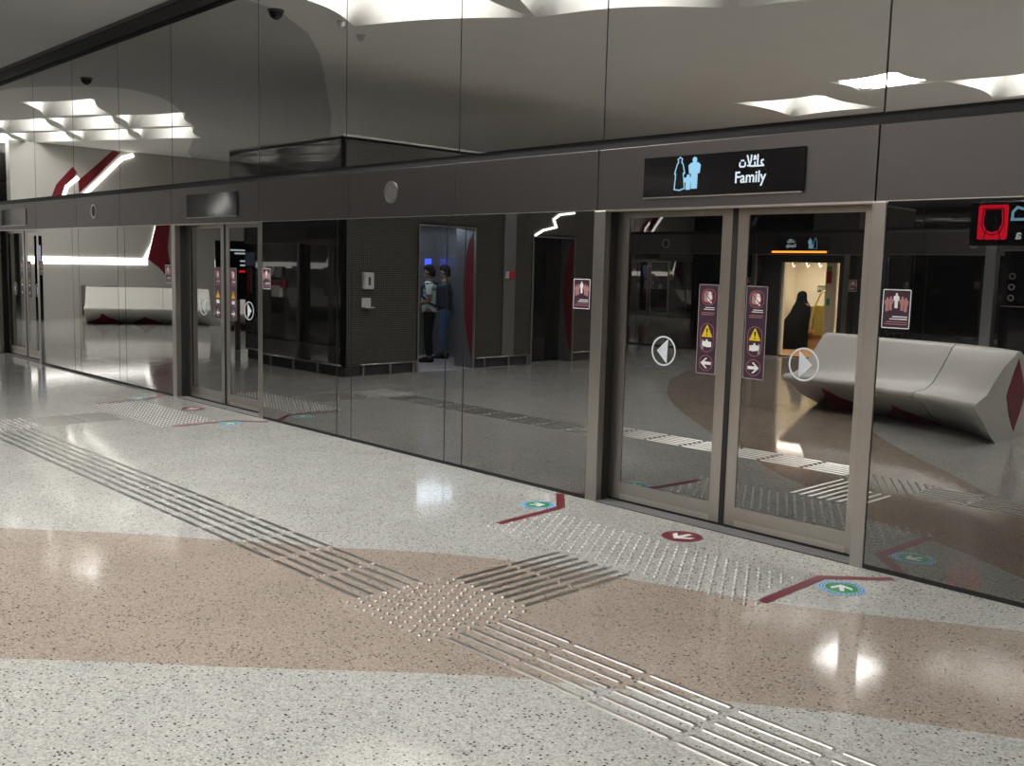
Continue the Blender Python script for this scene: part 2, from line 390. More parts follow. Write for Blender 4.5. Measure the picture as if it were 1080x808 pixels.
def rounded(x0, x1, z0, z1, r, n=5):
    pts = []
    for cx, cz, a0 in ((x1 - r, z0 + r, -90), (x1 - r, z1 - r, 0), (x0 + r, z1 - r, 90), (x0 + r, z0 + r, 180)):
        for i in range(n + 1):
            a = R(a0 + 90 * i / n); pts.append((cx + r * math.cos(a), cz + r * math.sin(a)))
    return pts
def arrow(cx, cz, L, W, sgn):
    """arrow with shaft and open head, pointing to sgn*x"""
    t = W
    p = [(L / 2, 0), (0.02 * L, L * .42), (-.16 * L, L * .42), (.16 * L, t / 2), (-L / 2, t / 2), (-L / 2, -t / 2), (.16 * L, -t / 2), (-.16 * L, -L * .42), (.02 * L, -L * .42)]
    return [(cx + sgn * a, cz + b) for a, b in p]
FIG = [(-.10, -.5), (-.11, -.02), (-.17, -.04), (-.20, .22), (-.12, .30), (-.05, .31), (-.075, .37), (-.06, .45), (0, .48), (.06, .45), (.075, .37), (.05, .31), (.12, .30), (.20, .22), (.17, -.04), (.11, -.02), (.10, -.5)]
def fig(cx, cz, s): return [(cx + a * s, cz + b * s) for a, b in FIG]

def info_sticker(parent, x, y):
    """purple notice: five standing figures over lines of print; x = its left side"""
    w, z0, z1 = .16, 1.385, 1.60
    p = MB().prism(rounded(x, x + w, z0, z1, .008), fy, y, y - .0012).build('notice_sticker', M['purple'], parent)
    p['label'] = 'purple notice sticker with a pale rim and standing figures'
    b = MB(); o = rounded(x, x + w, z0, z1, .008); i_ = rounded(x + .005, x + w - .005, z0 + .005, z1 - .005, .005)
    n = len(o); vs = [fy(a, c, y - .002) for a, c in o + i_]
    b.add(vs, [(i, (i + 1) % n, n + (i + 1) % n, n + i) for i in range(n)]); b.build('rim', M['white'], p)
    b = MB(); b.prism(fig(x + .078, 1.54, .085), fy, y - .0014, y - .002); b.build('white_figure', M['white'], p)
    b = MB()
    for dx, dz in ((.026, -.012), (.046, -.006), (.112, -.006), (.132, -.012)): b.prism(fig(x + dx, 1.53 + dz, .08), fy, y - .0014, y - .002)
    b.build('pale_figures', M['pink'], p)
    b = MB()
    b.box(x + .06, x + .145, y - .002, y - .0014, 1.447, 1.453); b.box(x + .045, x + .145, y - .002, y - .0014, 1.434, 1.440)
    b.build('white_print', M['white'], p)
    b = MB()
    b.box(x + .025, x + .145, y - .002, y - .0014, 1.419, 1.423); b.box(x + .015, x + .145, y - .002, y - .0014, 1.407, 1.411)
    b.build('pink_print', M['pink'], p)

def door_sticker(parent, x, y, sgn):
    """tall purple warning strip; x = its left side"""
    w, z0, z1 = .155, 1.0, 1.59; cx = x + w / 2
    p = MB().prism(rounded(x, x + w, z0, z1, .008), fy, y, y - .0012).build('warning_sticker', M['purple'], parent)
    p['label'] = 'tall purple warning sticker with a yellow triangle and white arrow'
    def loop(o, i_, name, m):
        n = len(o); b = MB(); b.add([fy(a, c, y - .002) for a, c in o + i_], [(i, (i + 1) % n, n + (i + 1) % n, n + i) for i in range(n)]); b.build(name, m, p)
    loop(rounded(x, x + w, z0, z1, .008), rounded(x + .005, x + w - .005, z0 + .005, z1 - .005, .005), 'rim', M['sgrey'])
    b = MB()
    for (a0, a1, c0, c1, r) in ((x + .025, x + w - .025, 1.455, 1.56, .038), (x + .025, x + w - .025, 1.145, 1.335, .05), (x + .025, x + w - .025, 1.02, 1.125, .05)):
        o = rounded(a0, a1, c0, c1, r); i_ = rounded(a0 + .003, a1 - .003, c0 + .003, c1 - .003, r - .003); n = len(o)
        b.add([fy(a, c, y - .0018) for a, c in o + i_], [(i, (i + 1) % n, n + (i + 1) % n, n + i) for i in range(n)])
    b.build('outline', M['pink'], p)
    MB().prism(arrow(cx, 1.072, .082, .020, sgn), fy, y - .0014, y - .0022).build('arrow', M['white'], p)
    MB().prism([(cx - .043, 1.245), (cx + .043, 1.245), (cx + .004, 1.322), (cx - .004, 1.322)], fy, y - .0014, y - .0020).build('warning_triangle', M['yellow'], p)
    b = MB(); b.prism([(cx - .0065, 1.302), (cx - .003, 1.27), (cx + .003, 1.27), (cx + .0065, 1.302)], fy, y - .0020, y - .0026)
    b.ring(cx, 1.259, 0, .005, fy, y - .0020, y - .0026, 10); b.build('exclamation_mark', M['black'], p)
    # hand between closing leaves
    b = MB(); hd = [(-.034, .012), (-.030, .020), (-.008, .022), (-.004, .034), (.006, .034), (.008, .022), (.036, .018), (.038, -.014), (.010, -.018), (-.026, -.012), (-.034, -.002)]
    b.prism([(cx - sgn * a, 1.195 + c) for a, c in hd], fy, y - .0014, y - .002); b.build('hand_symbol', M['white'], p)
    MB().prism([(cx + sgn * a, 1.195 + c) for a, c in ((.026, -.035), (.040, -.035), (.040, .030), (.026, .030))], fy, y - .0014, y - .0019).build('leaf_symbol', M['sgrey'], p)
    # no-leaning symbol
    b = MB(); b.prism([(cx - .036, 1.475), (cx + .026, 1.475), (cx + .026, 1.545), (cx - .036, 1.545)], fy, y - .0014, y - .0018); b.build('doorway_symbol', M['sgrey'], p)
    b = MB(); b.ring(cx + .010, 1.532, 0, .010, fy, y - .0019, y - .0024, 14)
    b.prism([(cx - .006, 1.520), (cx + .024, 1.522), (cx + .030, 1.496), (cx + .012, 1.490), (cx + .030, 1.470), (cx + .016, 1.466), (cx - .008, 1.492)], fy, y - .0019, y - .0024); b.build('leaning_figure', M['white'], p)
    b = MB(); b.ring(cx - .006, 1.510, .037, .043, fy, y - .0025, y - .003, 24)
    b.prism([(cx - .036, 1.538), (cx - .031, 1.542), (cx + .024, 1.482), (cx + .019, 1.478)], fy, y - .0025, y - .003); b.build('prohibition_ring', M['mred'], p)
    b = MB(); b.box(cx - .022, cx + .05, y - .002, y - .0014, 1.436, 1.441); b.box(cx - .032, cx + .05, y - .002, y - .0014, 1.424, 1.429); b.build('white_print', M['white'], p)
    b = MB(); b.box(cx - .05, cx + .052, y - .002, y - .0014, 1.402, 1.406); b.box(cx - .05, cx + .046, y - .002, y - .0014, 1.390, 1.394); b.build('pink_print', M['pink'], p)

DY = .13    # leaves stand back from the screen face
def make_leaf(left, full=True):
    """origin at the base of the meeting edge; the left leaf runs to -x"""
    w = .965; s = -1 if left else 1
    t = thing('sliding_door', 'x', 'door')
    def X(a): return s * a
    def bx(b, a0, a1, y0, y1, z0, z1): b.box(min(X(a0), X(a1)), max(X(a0), X(a1)), y0, y1, z0, z1)
    b = MB(); o = .02
    bx(b, o, o + .08, DY, DY + .045, .025, 2.10); bx(b, w - .09, w + .015, DY, DY + .045, .025, 2.10)
    bx(b, o + .08, w - .09, DY, DY + .045, .065, .15); bx(b, o + .08, w - .09, DY, DY + .045, 2.035, 2.10)
    b.build('frame', M['steel'], t)
    b = MB(); bx(b, o + .08, w - .09, DY - .001, DY + .046, .025, .065); b.build('kick_strip', M['lip'], t)
    b = MB(); bx(b, o + .075, w - .085, DY + .006, DY + .03, .145, 2.04); b.build('pane', M['door_glass'], t)
    b = MB(); bx(b, 0, o, DY - .004, DY + .05, .012, 2.105); b.build('rubber_seal', M['rubber'], t)
    b = MB(); bx(b, .02, w + .015, DY + .004, DY + .04, .006, .025); b.build('floor_brush', M['rubber'], t)
    if full:
        yf = DY + .0055
        door_sticker(t, (-.105 - .155) if left else .105, yf, s if left else s)
        cx = X(.535)
        d = MB().ring(cx, 1.125, .092, .103, fy, yf, yf - .001).build('arrow_decal', M['pale'], t)
        d['label'] = 'round frosted decal with a triangle pointing along the slide'
        MB().prism([(cx + s * .058, 1.125), (cx - s * .035, 1.208), (cx - s * .030, 1.040)], fy, yf, yf - .001).build('triangle', M['pale'], d)
        if left: MB().ring(X(.055), 1.01, 0, .010, fy, DY - .003, DY + .004, 12).build('lock_cover', M['steel'], t)
    return t
leafL = make_leaf(True); leafR = make_leaf(False)

def make_post(w, ret_r):
    t = thing('door_post', 'x', 'post')
    MB().bevbox(-w / 2, w / 2, -.004, .21, 0, GZ, .005).build('cladding', M['steel'], t)
    MB().box(-w / 2 - .006, w / 2 + .006, .06, .2, .0, GZ).build('gasket', M['rubber'], t)
    return t
postL = make_post(.105, True); postR = make_post(.085, False)

def make_pane(w, name, label, cat, sticker=None):
    t = thing(name, label, cat)
    MB().box(.006, w - .006, .0, .016, .028, GZ).build('pane', M['glass'], t)
    b = MB(); b.box(0, w, .002, .03, 0, .028); b.box(0, .006, .004, .03, .028, GZ); b.box(w - .006, w, .004, .03, .028, GZ)
    b.build('gasket', M['rubber'], t)
    if sticker is not None: info_sticker(t, sticker, 0)
    return t
paneA = make_pane(1.39, 'mirror_screen', 'x', 'glass panel', 1.21)      # beside the leading post (sticker near its right side)
finA = make_pane(.23, 'mirror_strip', 'x', 'glass panel')
paneB = make_pane(1.38, 'mirror_screen', 'x', 'glass panel')
finB = make_pane(.24, 'mirror_strip', 'x', 'glass panel')
paneC = make_pane(1.41, 'mirror_screen', 'x', 'glass panel', .014)      # beside the trailing post

def make_header(w, speaker=None):
    t = thing('screen_header', 'x', 'panel')
    MB().bevbox(.004, w - .004, 0, .06, GZ + .006, 2.50, .003).build('cover', M['header'], t)
    MB().box(.002, w - .002, .002, .05, GZ - .008, GZ + .006).build('lower_lip', M['lip'], t)
    if speaker:
        b = MB(); b.ring(speaker, 2.30, .078, .096, fy, .002, -.008, 40); s_ = b.build('loudspeaker', M['lip'], t)
        s_['label'] = 'round grey loudspeaker grille set into the header'
        b = MB(); b.ring(speaker, 2.30, 0, .079, fy, .002, -.003, 40); b.build('grille', principled('speaker_mesh', (.05, .05, .048), .6), s_)
    return t
hd_door = make_header(2.06); hd_a = make_header(1.55); hd_b = make_header(1.53, .66); hd_c = make_header(1.66)
def make_upper(w):
    t = thing('overhead_screen', 'x', 'glass panel')
    MB().box(.006, w - .006, 0, .016, 2.56, 4.40).build('pane', M['upper_glass'], t)
    b = MB(); b.box(0, .006, .004, .03, 2.56, 4.40); b.box(w - .006, w, .004, .03, 2.56, 4.40); b.box(0, w, .018, .03, 2.56, 2.57); b.build('gasket', M['rubber'], t)
    return t
up_door = make_upper(2.04); up_a = make_upper(1.55); up_b = make_upper(1.61); up_c = make_upper(1.60)
def make_sill():
    t = thing('door_threshold', 'x', 'door sill')
    MB().box(-1.03, 1.03, .0, .19, .0, .004).build('plate', M['dark_wall'], t)
    b = MB()
    for i in range(98): x = -1.02 + i * .021; b.box(x, x + .011, .004, .186, .004, .008)
    b.build('ribs', principled('sill_rib', (.27, .26, .265), .45), t)
    return t
sill = make_sill()

def text_mesh(body, size, font=None, offset=0., align='LEFT', depth=.0008):
    cu = bpy.data.curves.new('lettering', 'FONT'); cu.body = body; cu.size = size; cu.align_x = align; cu.extrude = depth; cu.offset = offset
    cu.resolution_u = 4
    if font: cu.font = font
    o = bpy.data.objects.new('lettering', cu); COL.objects.link(o)
    dg = bpy.context.evaluated_depsgraph_get(); dg.update()
    me = bpy.data.meshes.new_from_object(o.evaluated_get(dg)); bpy.data.objects.remove(o); bpy.data.curves.remove(cu)
    return me
def load_font(*names):
    import os, glob
    root = os.path.join(os.path.dirname(bpy.app.binary_path), '*', 'datafiles', 'fonts')
    for n in names:
        for p in glob.glob(os.path.join(root, n)):
            try: return bpy.data.fonts.load(p)
            except Exception: pass
    return None
FONT = None
ARAB = None
def stroke_poly(b, pts, w, fr, d0, d1):
    for (a, c), (e, g) in zip(pts, pts[1:]):
        l = math.hypot(e - a, g - c) or 1; nx, nz = -(g - c) / l * w / 2, (e - a) / l * w / 2
        ex, ez = (e - a) / l * w * .35, (g - c) / l * w * .35
        b.prism([(a + nx - ex, c + nz - ez), (a - nx - ex, c - nz - ez), (e - nx + ex, g - nz + ez), (e + nx + ex, g + nz + ez)], fr, d0, d1)
def arabic_family(b, x, z, h, fr, d0, d1):
    """the Arabic word for families drawn stroke by stroke, left to right as it stands; x = left, z = base line, h = height of alef"""
    w = h * .145
    S = lambda pts: stroke_poly(b, [(x + a * h, z + c * h) for a, c in pts], w, fr, d0, d1)
    def dot(a, c): b.ring(x + a * h, z + c * h, 0, w * .62, fr, d0, d1, 8)
    S([(.06, .40), (.02, .16), (.12, .04), (.52, .04), (.62, .16), (.60, .40)]); dot(.22, .58); dot(.42, .58)          # teh
    S([(.80, 1.0), (.98, .45), (1.14, .06), (1.52, .04)]); S([(1.24, 1.0), (1.20, .45), (1.06, .12), (.88, .10)])   # lam-alef
    S([(1.42, .04), (1.62, .04), (1.62, .36)]); S([(1.54, .74), (1.66, .84), (1.60, .94), (1.52, .86)]); S([(1.50, .62), (1.70, .68)])   # hamza on its seat
    S([(1.62, .04), (1.96, .04)]); S([(1.90, 1.0), (1.90, .04)])                                                     # alef
    S([(1.96, .04), (2.30, .04), (2.52, .04), (2.26, .30), (2.30, .50), (2.46, .54)])                                # ain
def make_sign(lit):
    t = thing('display_sign', 'x', 'sign')
    MB().box(-.60, .60, -.012, -.0005, 2.155, 2.415).build('screen', M['lcd_dark'], t)
    MB().box(-.60, .585, -.0135, -.0005, 2.149, 2.156).build('lower_edge', M['lip'], t)
    if lit:
        y = -.0125
        me = text_mesh('Family', .098, FONT, .0014); me.materials.append(M['lcd_white'])
        w_ = max(v.co.x for v in me.vertices); o = link('lettering', me, t); o.rotation_euler = (PI / 2, 0, 0); o.scale = (.225 / w_, 1, 1); o.location = (.118, y, 2.222)
        b = MB(); arabic_family(b, .150, 2.316, .068, fy, y, y - .001); b.build('arabic_lettering', M['lcd_white'], t)
        # pictogram: a robed woman in outline, a man and a child
        b = MB(); cx = -.265
        wo = [(-.078, 2.20), (-.070, 2.30), (-.080, 2.298), (-.060, 2.362), (-.050, 2.372), (-.056, 2.392), (-.038, 2.404), (-.020, 2.392), (-.026, 2.372), (-.014, 2.360), (.002, 2.300), (-.010, 2.302), (.004, 2.205), (-.035, 2.194), (-.078, 2.20)]
        stroke_poly(b, [(cx + a, c) for a, c in wo], .007, fy, y, y - .001); b.build('woman_pictogram', M['lcd_blue'], t)
        b = MB(); b.prism([(cx + .078 + a * .24, 2.303 + c * .205) for a, c in FIG], fy, y, y - .001); b.build('man_pictogram', M['lcd_blue'], t)
        b = MB(); b.prism([(cx + .032 + a * .17, 2.245 + c * .10) for a, c in FIG], fy, y - .001, y - .002); b.build('child_pictogram', M['lcd_blue'], t)
    return t
sign_lit = make_sign(True); sign_blank = make_sign(False)
PROTO = [leafL, leafR, postL, postR, paneA, finA, paneB, finB, paneC, hd_door, hd_a, hd_b, hd_c, up_door, up_a, up_b, up_c, sill, sign_lit, sign_blank]
used = set()
def put(p, x, label, group=None, opp=False):
    loc = (x, 0, 0); rz = 0
    if opp: loc = (-14.1 - x, YB, 0); rz = PI
    if p.name not in used:
        used.add(p.name)
        if p.name not in KIDS: KIDS[p.name] = [(c, kids(c)) for c in kids(p)]
        p.location = loc; p.rotation_euler = (0, 0, rz); p['label'] = label
        if group: p['group'] = group
        return p
    r = dup(p, loc, rz, label)
    if 'group' in r.keys() and not group: del r['group']
    if group: r['group'] = group
    return r
DOOR = {0: 'the lit Family doorway', 1: 'the middle doorway', 2: 'the doorway at the far end'}
def module(m, opp=False, leaves=True, only=None):
    d = -PITCHX * m
    far = m < 0 or m > 2 or opp
    g = ('screen across the platform' if opp else 'screen stretches beyond the three doorways') if far else None
    def P(p, x, key, lab, lab_far):
        if only and key not in only: return
        put(p, x + d, (lab_far + (' across the platform' if opp else ' beyond the three doorways')) if far else lab, (lab_far + 's in the ' + g) if far else None, opp)
    D = DOOR.get(m, '')
    P(postL, -4.69, 'post', f'brushed steel post on the far side of {D}', 'brushed steel door post')
    P(postR, -2.632, 'post', f'brushed steel post on the near side of {D}', 'brushed steel door post')
    if leaves:
        P(leafL, -3.652, 'leaf', f'steel framed glass sliding door, far leaf of {D}', 'steel framed sliding door leaf')
        P(leafR, -3.652, 'leaf', f'steel framed glass sliding door, near leaf of {D}', 'steel framed sliding door leaf')
    P(sill, -3.66, 'sill', f'ribbed steel sill under the leaves of {D}', 'ribbed steel door sill')
    P(paneA, -6.13, 'pA', f'mirror glass panel with purple sticker, far side of {D}', 'dark mirror glass panel')
    P(finA, -6.36, 'fA', f'narrow mirror glass strip one panel past {D}', 'narrow mirror glass strip')
    P(paneB, -7.74, 'pB', f'dark mirror glass panel between two narrow strips past {D}', 'dark mirror glass panel')
    P(finB, -7.98, 'fB', f'narrow mirror glass strip two panels past {D}', 'narrow mirror glass strip')
    nxt = DOOR.get(m + 1, 'the doorways')
    P(paneC, -9.39, 'pC', f'mirror glass panel with purple sticker, near side of {nxt}' if m + 1 in DOOR else f'dark mirror glass panel furthest past {D}', 'dark mirror glass panel with sticker')
    P(hd_door, -4.72, 'hd', f'dark steel header panel carrying the sign above {D}', 'dark steel header panel over a doorway')
    P(hd_a, -6.27, 'ha', f'plain dark steel header panel just past {D}', 'dark steel header panel')
    P(hd_b, -7.80, 'hb', f'dark steel header panel with round loudspeaker past {D}', 'dark steel header panel with loudspeaker')
    P(hd_c, -9.46, 'hc', f'plain dark steel header panel past the loudspeaker panel of {D}', 'plain dark steel header panel')
    P(up_door, -4.68, 'ud', f'tall overhead mirror glass panel above {D}', 'overhead mirror glass panel over a doorway')
    P(up_a, -6.23, 'ua', f'overhead mirror glass panel just past {D}', 'overhead mirror glass panel')
    P(up_b, -7.84, 'ub', f'overhead mirror glass panel above the loudspeaker past {D}', 'overhead mirror glass pane')
    P(up_c, -9.44, 'uc', f'overhead mirror glass panel one before the doorway following {D}', 'overhead dark mirror glass panel')
    P(sign_lit if (m == 0 or opp) else sign_blank, -3.70, 'sg', (f'black display sign with lit pictogram and lettering above {D}' if m == 0 else f'unlit black display sign above {D}'), 'black display sign')
module(0); module(1); module(2); module(3); module(4)
# the stretch this side of the Family doorway
_lab = {'pC': 'mirror glass panel with purple sticker, near side of the lit Family doorway', 'fB': 'narrow mirror glass strip at the frame edge',
        'hc': 'dark steel header panel on the near side of the Family sign', 'uc': 'overhead mirror glass panel on the near side of the Family doorway'}
put(paneC, -9.39 + PITCHX, _lab['pC']); put(hd_c, -9.46 + PITCHX, _lab['hc']); put(up_c, -9.44 + PITCHX, _lab['uc'])
module(-1, only=('pB', 'fB', 'pA', 'fA', 'ha', 'hb', 'ua', 'ub', 'post', 'leaf', 'hd', 'ud'))
# opposite side of the island platform
for m in (-3, -2, -1, 0, 1, 2): module(m, True, leaves=(m != 0 and m != -0))
def channel(y, s, nm):
    b = MB(); b.box(X0, X1, y + s * .02, y + s * .06, 2.50, 2.56); b.box(X0, X1, y + s * .03, y + s * .08, 4.40, 4.50); b.box(X0, X1, y - s * .03, y + s * .05, 4.455, 4.48); b.box(X0, X1, y - s * .03, y - s * .01, 4.48, 4.60); struct(b.build('trim_1' if nm == 0 else 'trim_3', M['rubber']))
    b = MB(); b.box(X0, X1, y - s * .05, y + s * .05, 4.60, 4.66)
    struct(b.build('trim_2' if nm == 0 else 'trim_4', M['header']))
    b = MB(); b.box(X0, X1, y + s * .22, y + s * .24, 0, 4.7); struct(b.build('wall_tunnel' if nm == 0 else 'wall_tunnel_opposite', M['dark_wall'])) if nm == 0 else None
channel(0, 1, 0); channel(YB, -1, 1)
# fasteners in the black channel at the top
for x in (-15.7, -14.6, -13.3, -16.6):
    tag(MB().lathe([(0, 0), (.022, 0), (.022, .014), (0, .016)], (x, -.002, 4.485), 10).build('channel_bolt', M['lip']), 'small shiny bolt head in the black channel above the overhead glass', 'bolt', 'bolts in the overhead channel')

# ------------------------------------------------------------------ tactile paving and floor markings
def bar_mesh():
    w, h, L = .026, .0070, .398; b = MB(); pts = []
    prof = [(-w / 2, 0), (-w / 2, h * .5), (-w / 2 + .004, h), (w / 2 - .004, h), (w / 2, h * .5), (w / 2, 0)]
    r0 = []
    for x, k in ((0, .75), (.006, 1), (L - .006, 1), (L, .75)): r0.append([(x, a * k, c * (1 if k == 1 else .6)) for a, c in prof])
    b.loft(r0, 0, False); return b.mesh('tactile_bar', M['tac'])
BAR = bar_mesh()
def bar(x, y, along_y, label, group):
    o = link('tactile_bar', BAR, None, (x, y, 0)); o.rotation_euler = (0, 0, PI / 2 if along_y else 0)
    tag(o, label, 'tactile bar', group)
ROWS = [-2.135 - i * .0775 for i in range(6)]
for s in range(7):
    for r in ROWS: bar(-3.285 + s * .4305, r - .004 * s, False, 'shiny steel guiding bar in the strip running on past the near stud square', 'guiding bars past the near stud square')
for s in range(14):
    for r in ROWS: bar(-3.965 - .398 - s * .4335, r + .004, False, 'steel guiding bar in the long strip between the two stud squares', 'guiding bars between the stud squares')
for k, (dx, nm) in enumerate(((0, 'near'), (-PITCHX, 'far'))):
    for s in range(2):
        for i in range(8): bar(-3.905 + i * .0765 + dx, -1.965 + s * .413, True, f'dark steel bar in the short strip linking the {nm} stud square to the doorway', f'linking bars at the {nm} stud square')
stud_me = MB().lathe([(.0115, 0), (.0105, .0045), (.0075, .0072), (.0035, .0082), (.0005, .0082)], n=12).mesh('tactile_stud', M['tac'])
def lattice(x0, x1, y0, y1, inside=lambda x, y: True):
    out = []; p = .0715; j = 0; y = y0
    while y < y1:
        x = x0 + (p / 2 if j % 2 else 0)
        while x < x1:
            if inside(x, y): out.append((x, y))
            x += p
        y += p * .82; j += 1
    return out
def door_ok(x, y, d=0):
    x -= d
    return not (x < -4.575 and y > -1.0) and not (x > -2.715 and y > -1.01)
near_turn = lattice(-3.955, -3.30, -2.60, -2.00)
near_door = [p for p in lattice(-4.68, -2.64, -1.07, -.44) if door_ok(*p)]
far_turn = [(x - PITCHX, y) for x, y in near_turn]; far_door = [(x - PITCHX, y) for x, y in near_door]
camp = (0, -DIST)
allst = sorted([(math.dist(p, camp), p, 0) for p in near_turn] + [(math.dist(p, camp), p, 1) for p in near_door])
for d, p, k in allst[:300]:
    o = link('tactile_stud', stud_me, None, (p[0], p[1], 0))
    if k == 0: tag(o, 'small steel stud in the square where the guiding strips meet', 'tactile stud', 'studs in the near turning square')
    else: tag(o, 'small steel stud in the warning field before the Family doorway', 'tactile stud', 'studs before the Family doorway')
def stud_field(pts, label):
    b = MB()
    for x, y in pts: b.lathe([(.0115, 0), (.0105, .0045), (.0075, .0072), (.0005, .0082)], (x, y, 0), 8)
    tag(b.build('tactile_studs', M['tac']), label, 'tactile studs', kind='stuff')
stud_field([p for _, p, k in allst[300:]], 'rest of the steel studs in the warning field before the Family doorway')
stud_field(far_turn, 'steel studs of the far turning square on the pale floor')
stud_field(far_door, 'steel studs of the warning field before the middle doorway')

def ff(a, b, d): return (a, b, d)
def floor_tri(name, m, pts, z, parent=None):
    b = MB(); b.prism(pts, ff, z - .0008, z); return b.build(name, m, parent)
def chevron(pts, w, label):
    b = MB()
    # mitred band along three points
    P = [Vector(p) for p in pts]; L, Rr = [], []
    for i, p in enumerate(P):
        t0 = (P[i] - P[i - 1]).normalized() if i else None; t1 = (P[i + 1] - P[i]).normalized() if i < len(P) - 1 else None
        if t0 is None: n = Vector((-t1.y, t1.x)); k = 1
        elif t1 is None: n = Vector((-t0.y, t0.x)); k = 1
        else:
            n0 = Vector((-t0.y, t0.x)); n1 = Vector((-t1.y, t1.x)); n = (n0 + n1).normalized(); k = 1 / n.dot(n0)
        L.append(p + n * k * w / 2); Rr.append(p - n * k * w / 2)
    b.prism([tuple(q) for q in L + Rr[::-1]], ff, 0.0, .0012)
    tag(b.build('floor_marking', M['maroon']), label, 'floor marking')
def disc_mark(x, y, r, ang, green, label):
    t = thing('floor_sticker', label, 'floor sticker', (x, y, 0), 0)
    z = .0012
    if green:
        MB().ring(0, 0, 0, r, ff, 0, z, 48).build('outer_disc', M['blue'], t)
        MB().ring(0, 0, r * .95, r * .975, ff, z, z + .0004, 48).build('rim', M['white'], t)
        b = MB()
        for i in range(26):                                   # ring lettering too small to read
            if i in (6, 7, 19, 20): continue
            a = 2 * PI * i / 26; b.prism([(r * (q) * math.cos(a + e), r * q * math.sin(a + e)) for q, e in ((.81, -.05), (.87, -.05), (.87, .05), (.81, .05))], ff, z, z + .0004)
        b.build('ring_lettering', M['white'], t)
        MB().ring(0, 0, r * .70, r * .72, ff, z, z + .0005, 48).build('inner_rim', M['white'], t)
        MB().ring(0, 0, 0, r * .70, ff, z, z + .0005, 48).build('inner_disc', M['green'], t)
    else:
        MB().ring(0, 0, 0, r, ff, 0, z, 48).build('outer_disc', M['maroon'], t)
    k = r * (.95 if green else 1.25); b = MB(); c, s = math.cos(ang), math.sin(ang)
    sh = [(.48, 0), (.04, .46), (-.22, .46), (.10, .115), (-.48, .09), (-.48, -.09), (.10, -.115), (-.22, -.46), (.04, -.46)]
    b.prism([(k * (a * c - e * s), k * (a * s + e * c)) for a, e in sh], ff, z + .0005, z + .001); b.build('arrow', M['white'], t)
for d, nm in ((0, 'the Family doorway'), (-PITCHX, 'the middle doorway')):
    chevron([(-4.62 + d, -.97), (-4.675 + d, -.325), (-4.975 + d, -.02)], .062, f'maroon bent line on the floor at the far side of {nm}')
    chevron([(-2.64 + d, -.97), (-2.655 + d, -.345), (-2.375 + d, -.06)], .062, f'maroon bent line on the floor at the near side of {nm}')
    disc_mark(-4.83 + d, -.40, .125, R(52), True, f'round green arrow sticker by the bent line at the far side of {nm}')
    disc_mark(-2.487 + d, -.435, .125, R(122), True, f'round green arrow sticker by the bent line at the near side of {nm}')
    disc_mark(-3.665 + d, -.27, .13, R(-95), False, f'round maroon sticker with white arrow before the sill of {nm}')

# ------------------------------------------------------------------ lift core behind the camera's view, seen in the glass
CX, CY0, CY1, CH = -12.25, -2.93, -8.6, 3.5
def fx(x0): return lambda a, b, d: (x0 + d, a, b)        # (y, z) drawn on a face looking towards +x
core = thing('lift_core', 'dark clad lift block standing on the platform, its dotted side holding the lift', 'lift', (-13.9, -5.7, 0))
def CP(b, name, m): return b.build(name, m, core, (13.9, 5.7, 0))
b = MB(); b.box(-15.65, CX, CY0 - .06, CY0, .16, CH); CP(b, 'glass_face', M['back_glass'])
b = MB()
L0, L1, P0, P1 = -4.33, -5.50, -6.82, -7.88
for y0, y1, z0, z1 in ((CY0, L0, .16, CH), (L0, L1, 2.30, CH), (L1, P0, .16, CH), (P0, P1, 2.22, CH), (P1, CY1, .16, CH)): b.box(CX - .06, CX, y1, y0 - (.0 if y0 != CY0 else .0), z0, z1)
CP(b, 'dotted_face', M['mesh'])
b = MB(); b.box(-15.65, -15.59, CY1, CY0 - .06, .0, CH); b.box(-15.65, CX, CY1, CY1 + .06, 0, CH); CP(b, 'shell', M['back_glass'])
CP(MB().box(-15.65, CX, CY1, CY0, CH - .04, CH + .03), 'bounce_roof', M['vault'])  # hidden top, made pale to bounce light up to the ceiling
b = MB()
b.box(-15.6, CX - .02, CY0 - .05, CY0 - .02, 0, .16)
for y0, y1 in ((CY0, L0), (L1, P0), (P1, CY1)): b.box(CX - .05, CX - .02, y1, y0, 0, .16)
CP(b, 'plinth', M['dark_wall'])
b = MB(); b.tube([(-15.6, CY0 + .03, .17), (CX + .01, CY0 + .03, .17)], .012, 6)
for y0, y1 in ((CY0 - .3, L0), (L1 - .05, P0), (P1, CY1)): b.tube([(CX + .03, y0, .17), (CX + .03, y1, .17)], .012, 6)
for x in (-15, -14.3, -13.6, -12.9): b.box(x, x + .03, CY0, CY0 + .03, 0, .17)
for y in (-3.3, -3.8, -4.25, -5.75, -6.3, -6.75): b.box(CX, CX + .03, y, y + .03, 0, .17)
CP(b, 'bumper_rail', M['lip'])
b = MB()
for y0, y1, zt, dep in ((L0, L1, 2.30, .44), (P0, P1, 2.22, .38)):
    b.box(CX - dep, CX, y1 - .03, y1, 0, zt); b.box(CX - dep, CX, y0, y0 + .03, 0, zt); b.box(CX - dep, CX, y1, y0, zt, zt + .04)
CP(b, 'portal_lining', M['grey_panel'])
b = MB()
for y0, y1, zt in ((L0, L1, 2.30), (P0, P1, 2.22)):
    for ya in (y0, y1): b.box(CX - .02, CX + .012, ya - .012, ya + .012, 0, zt)
    b.box(CX - .02, CX + .012, y1, y0, zt - .012, zt + .012)
CP(b, 'portal_rim', M['lip'])
def leaf_shape(y_face, x_in, x_out, ztop, zbot):
    pts = [(x_out, ztop)]
    n = 14
    for i in range(1, n): t = i / n; z = ztop + (zbot - ztop) * t; pts.append((x_out - (x_out - x_in) * math.sin(PI * t ** .8) ** .8 * .62, z))
    return pts + [(x_out, zbot)]
b = MB()
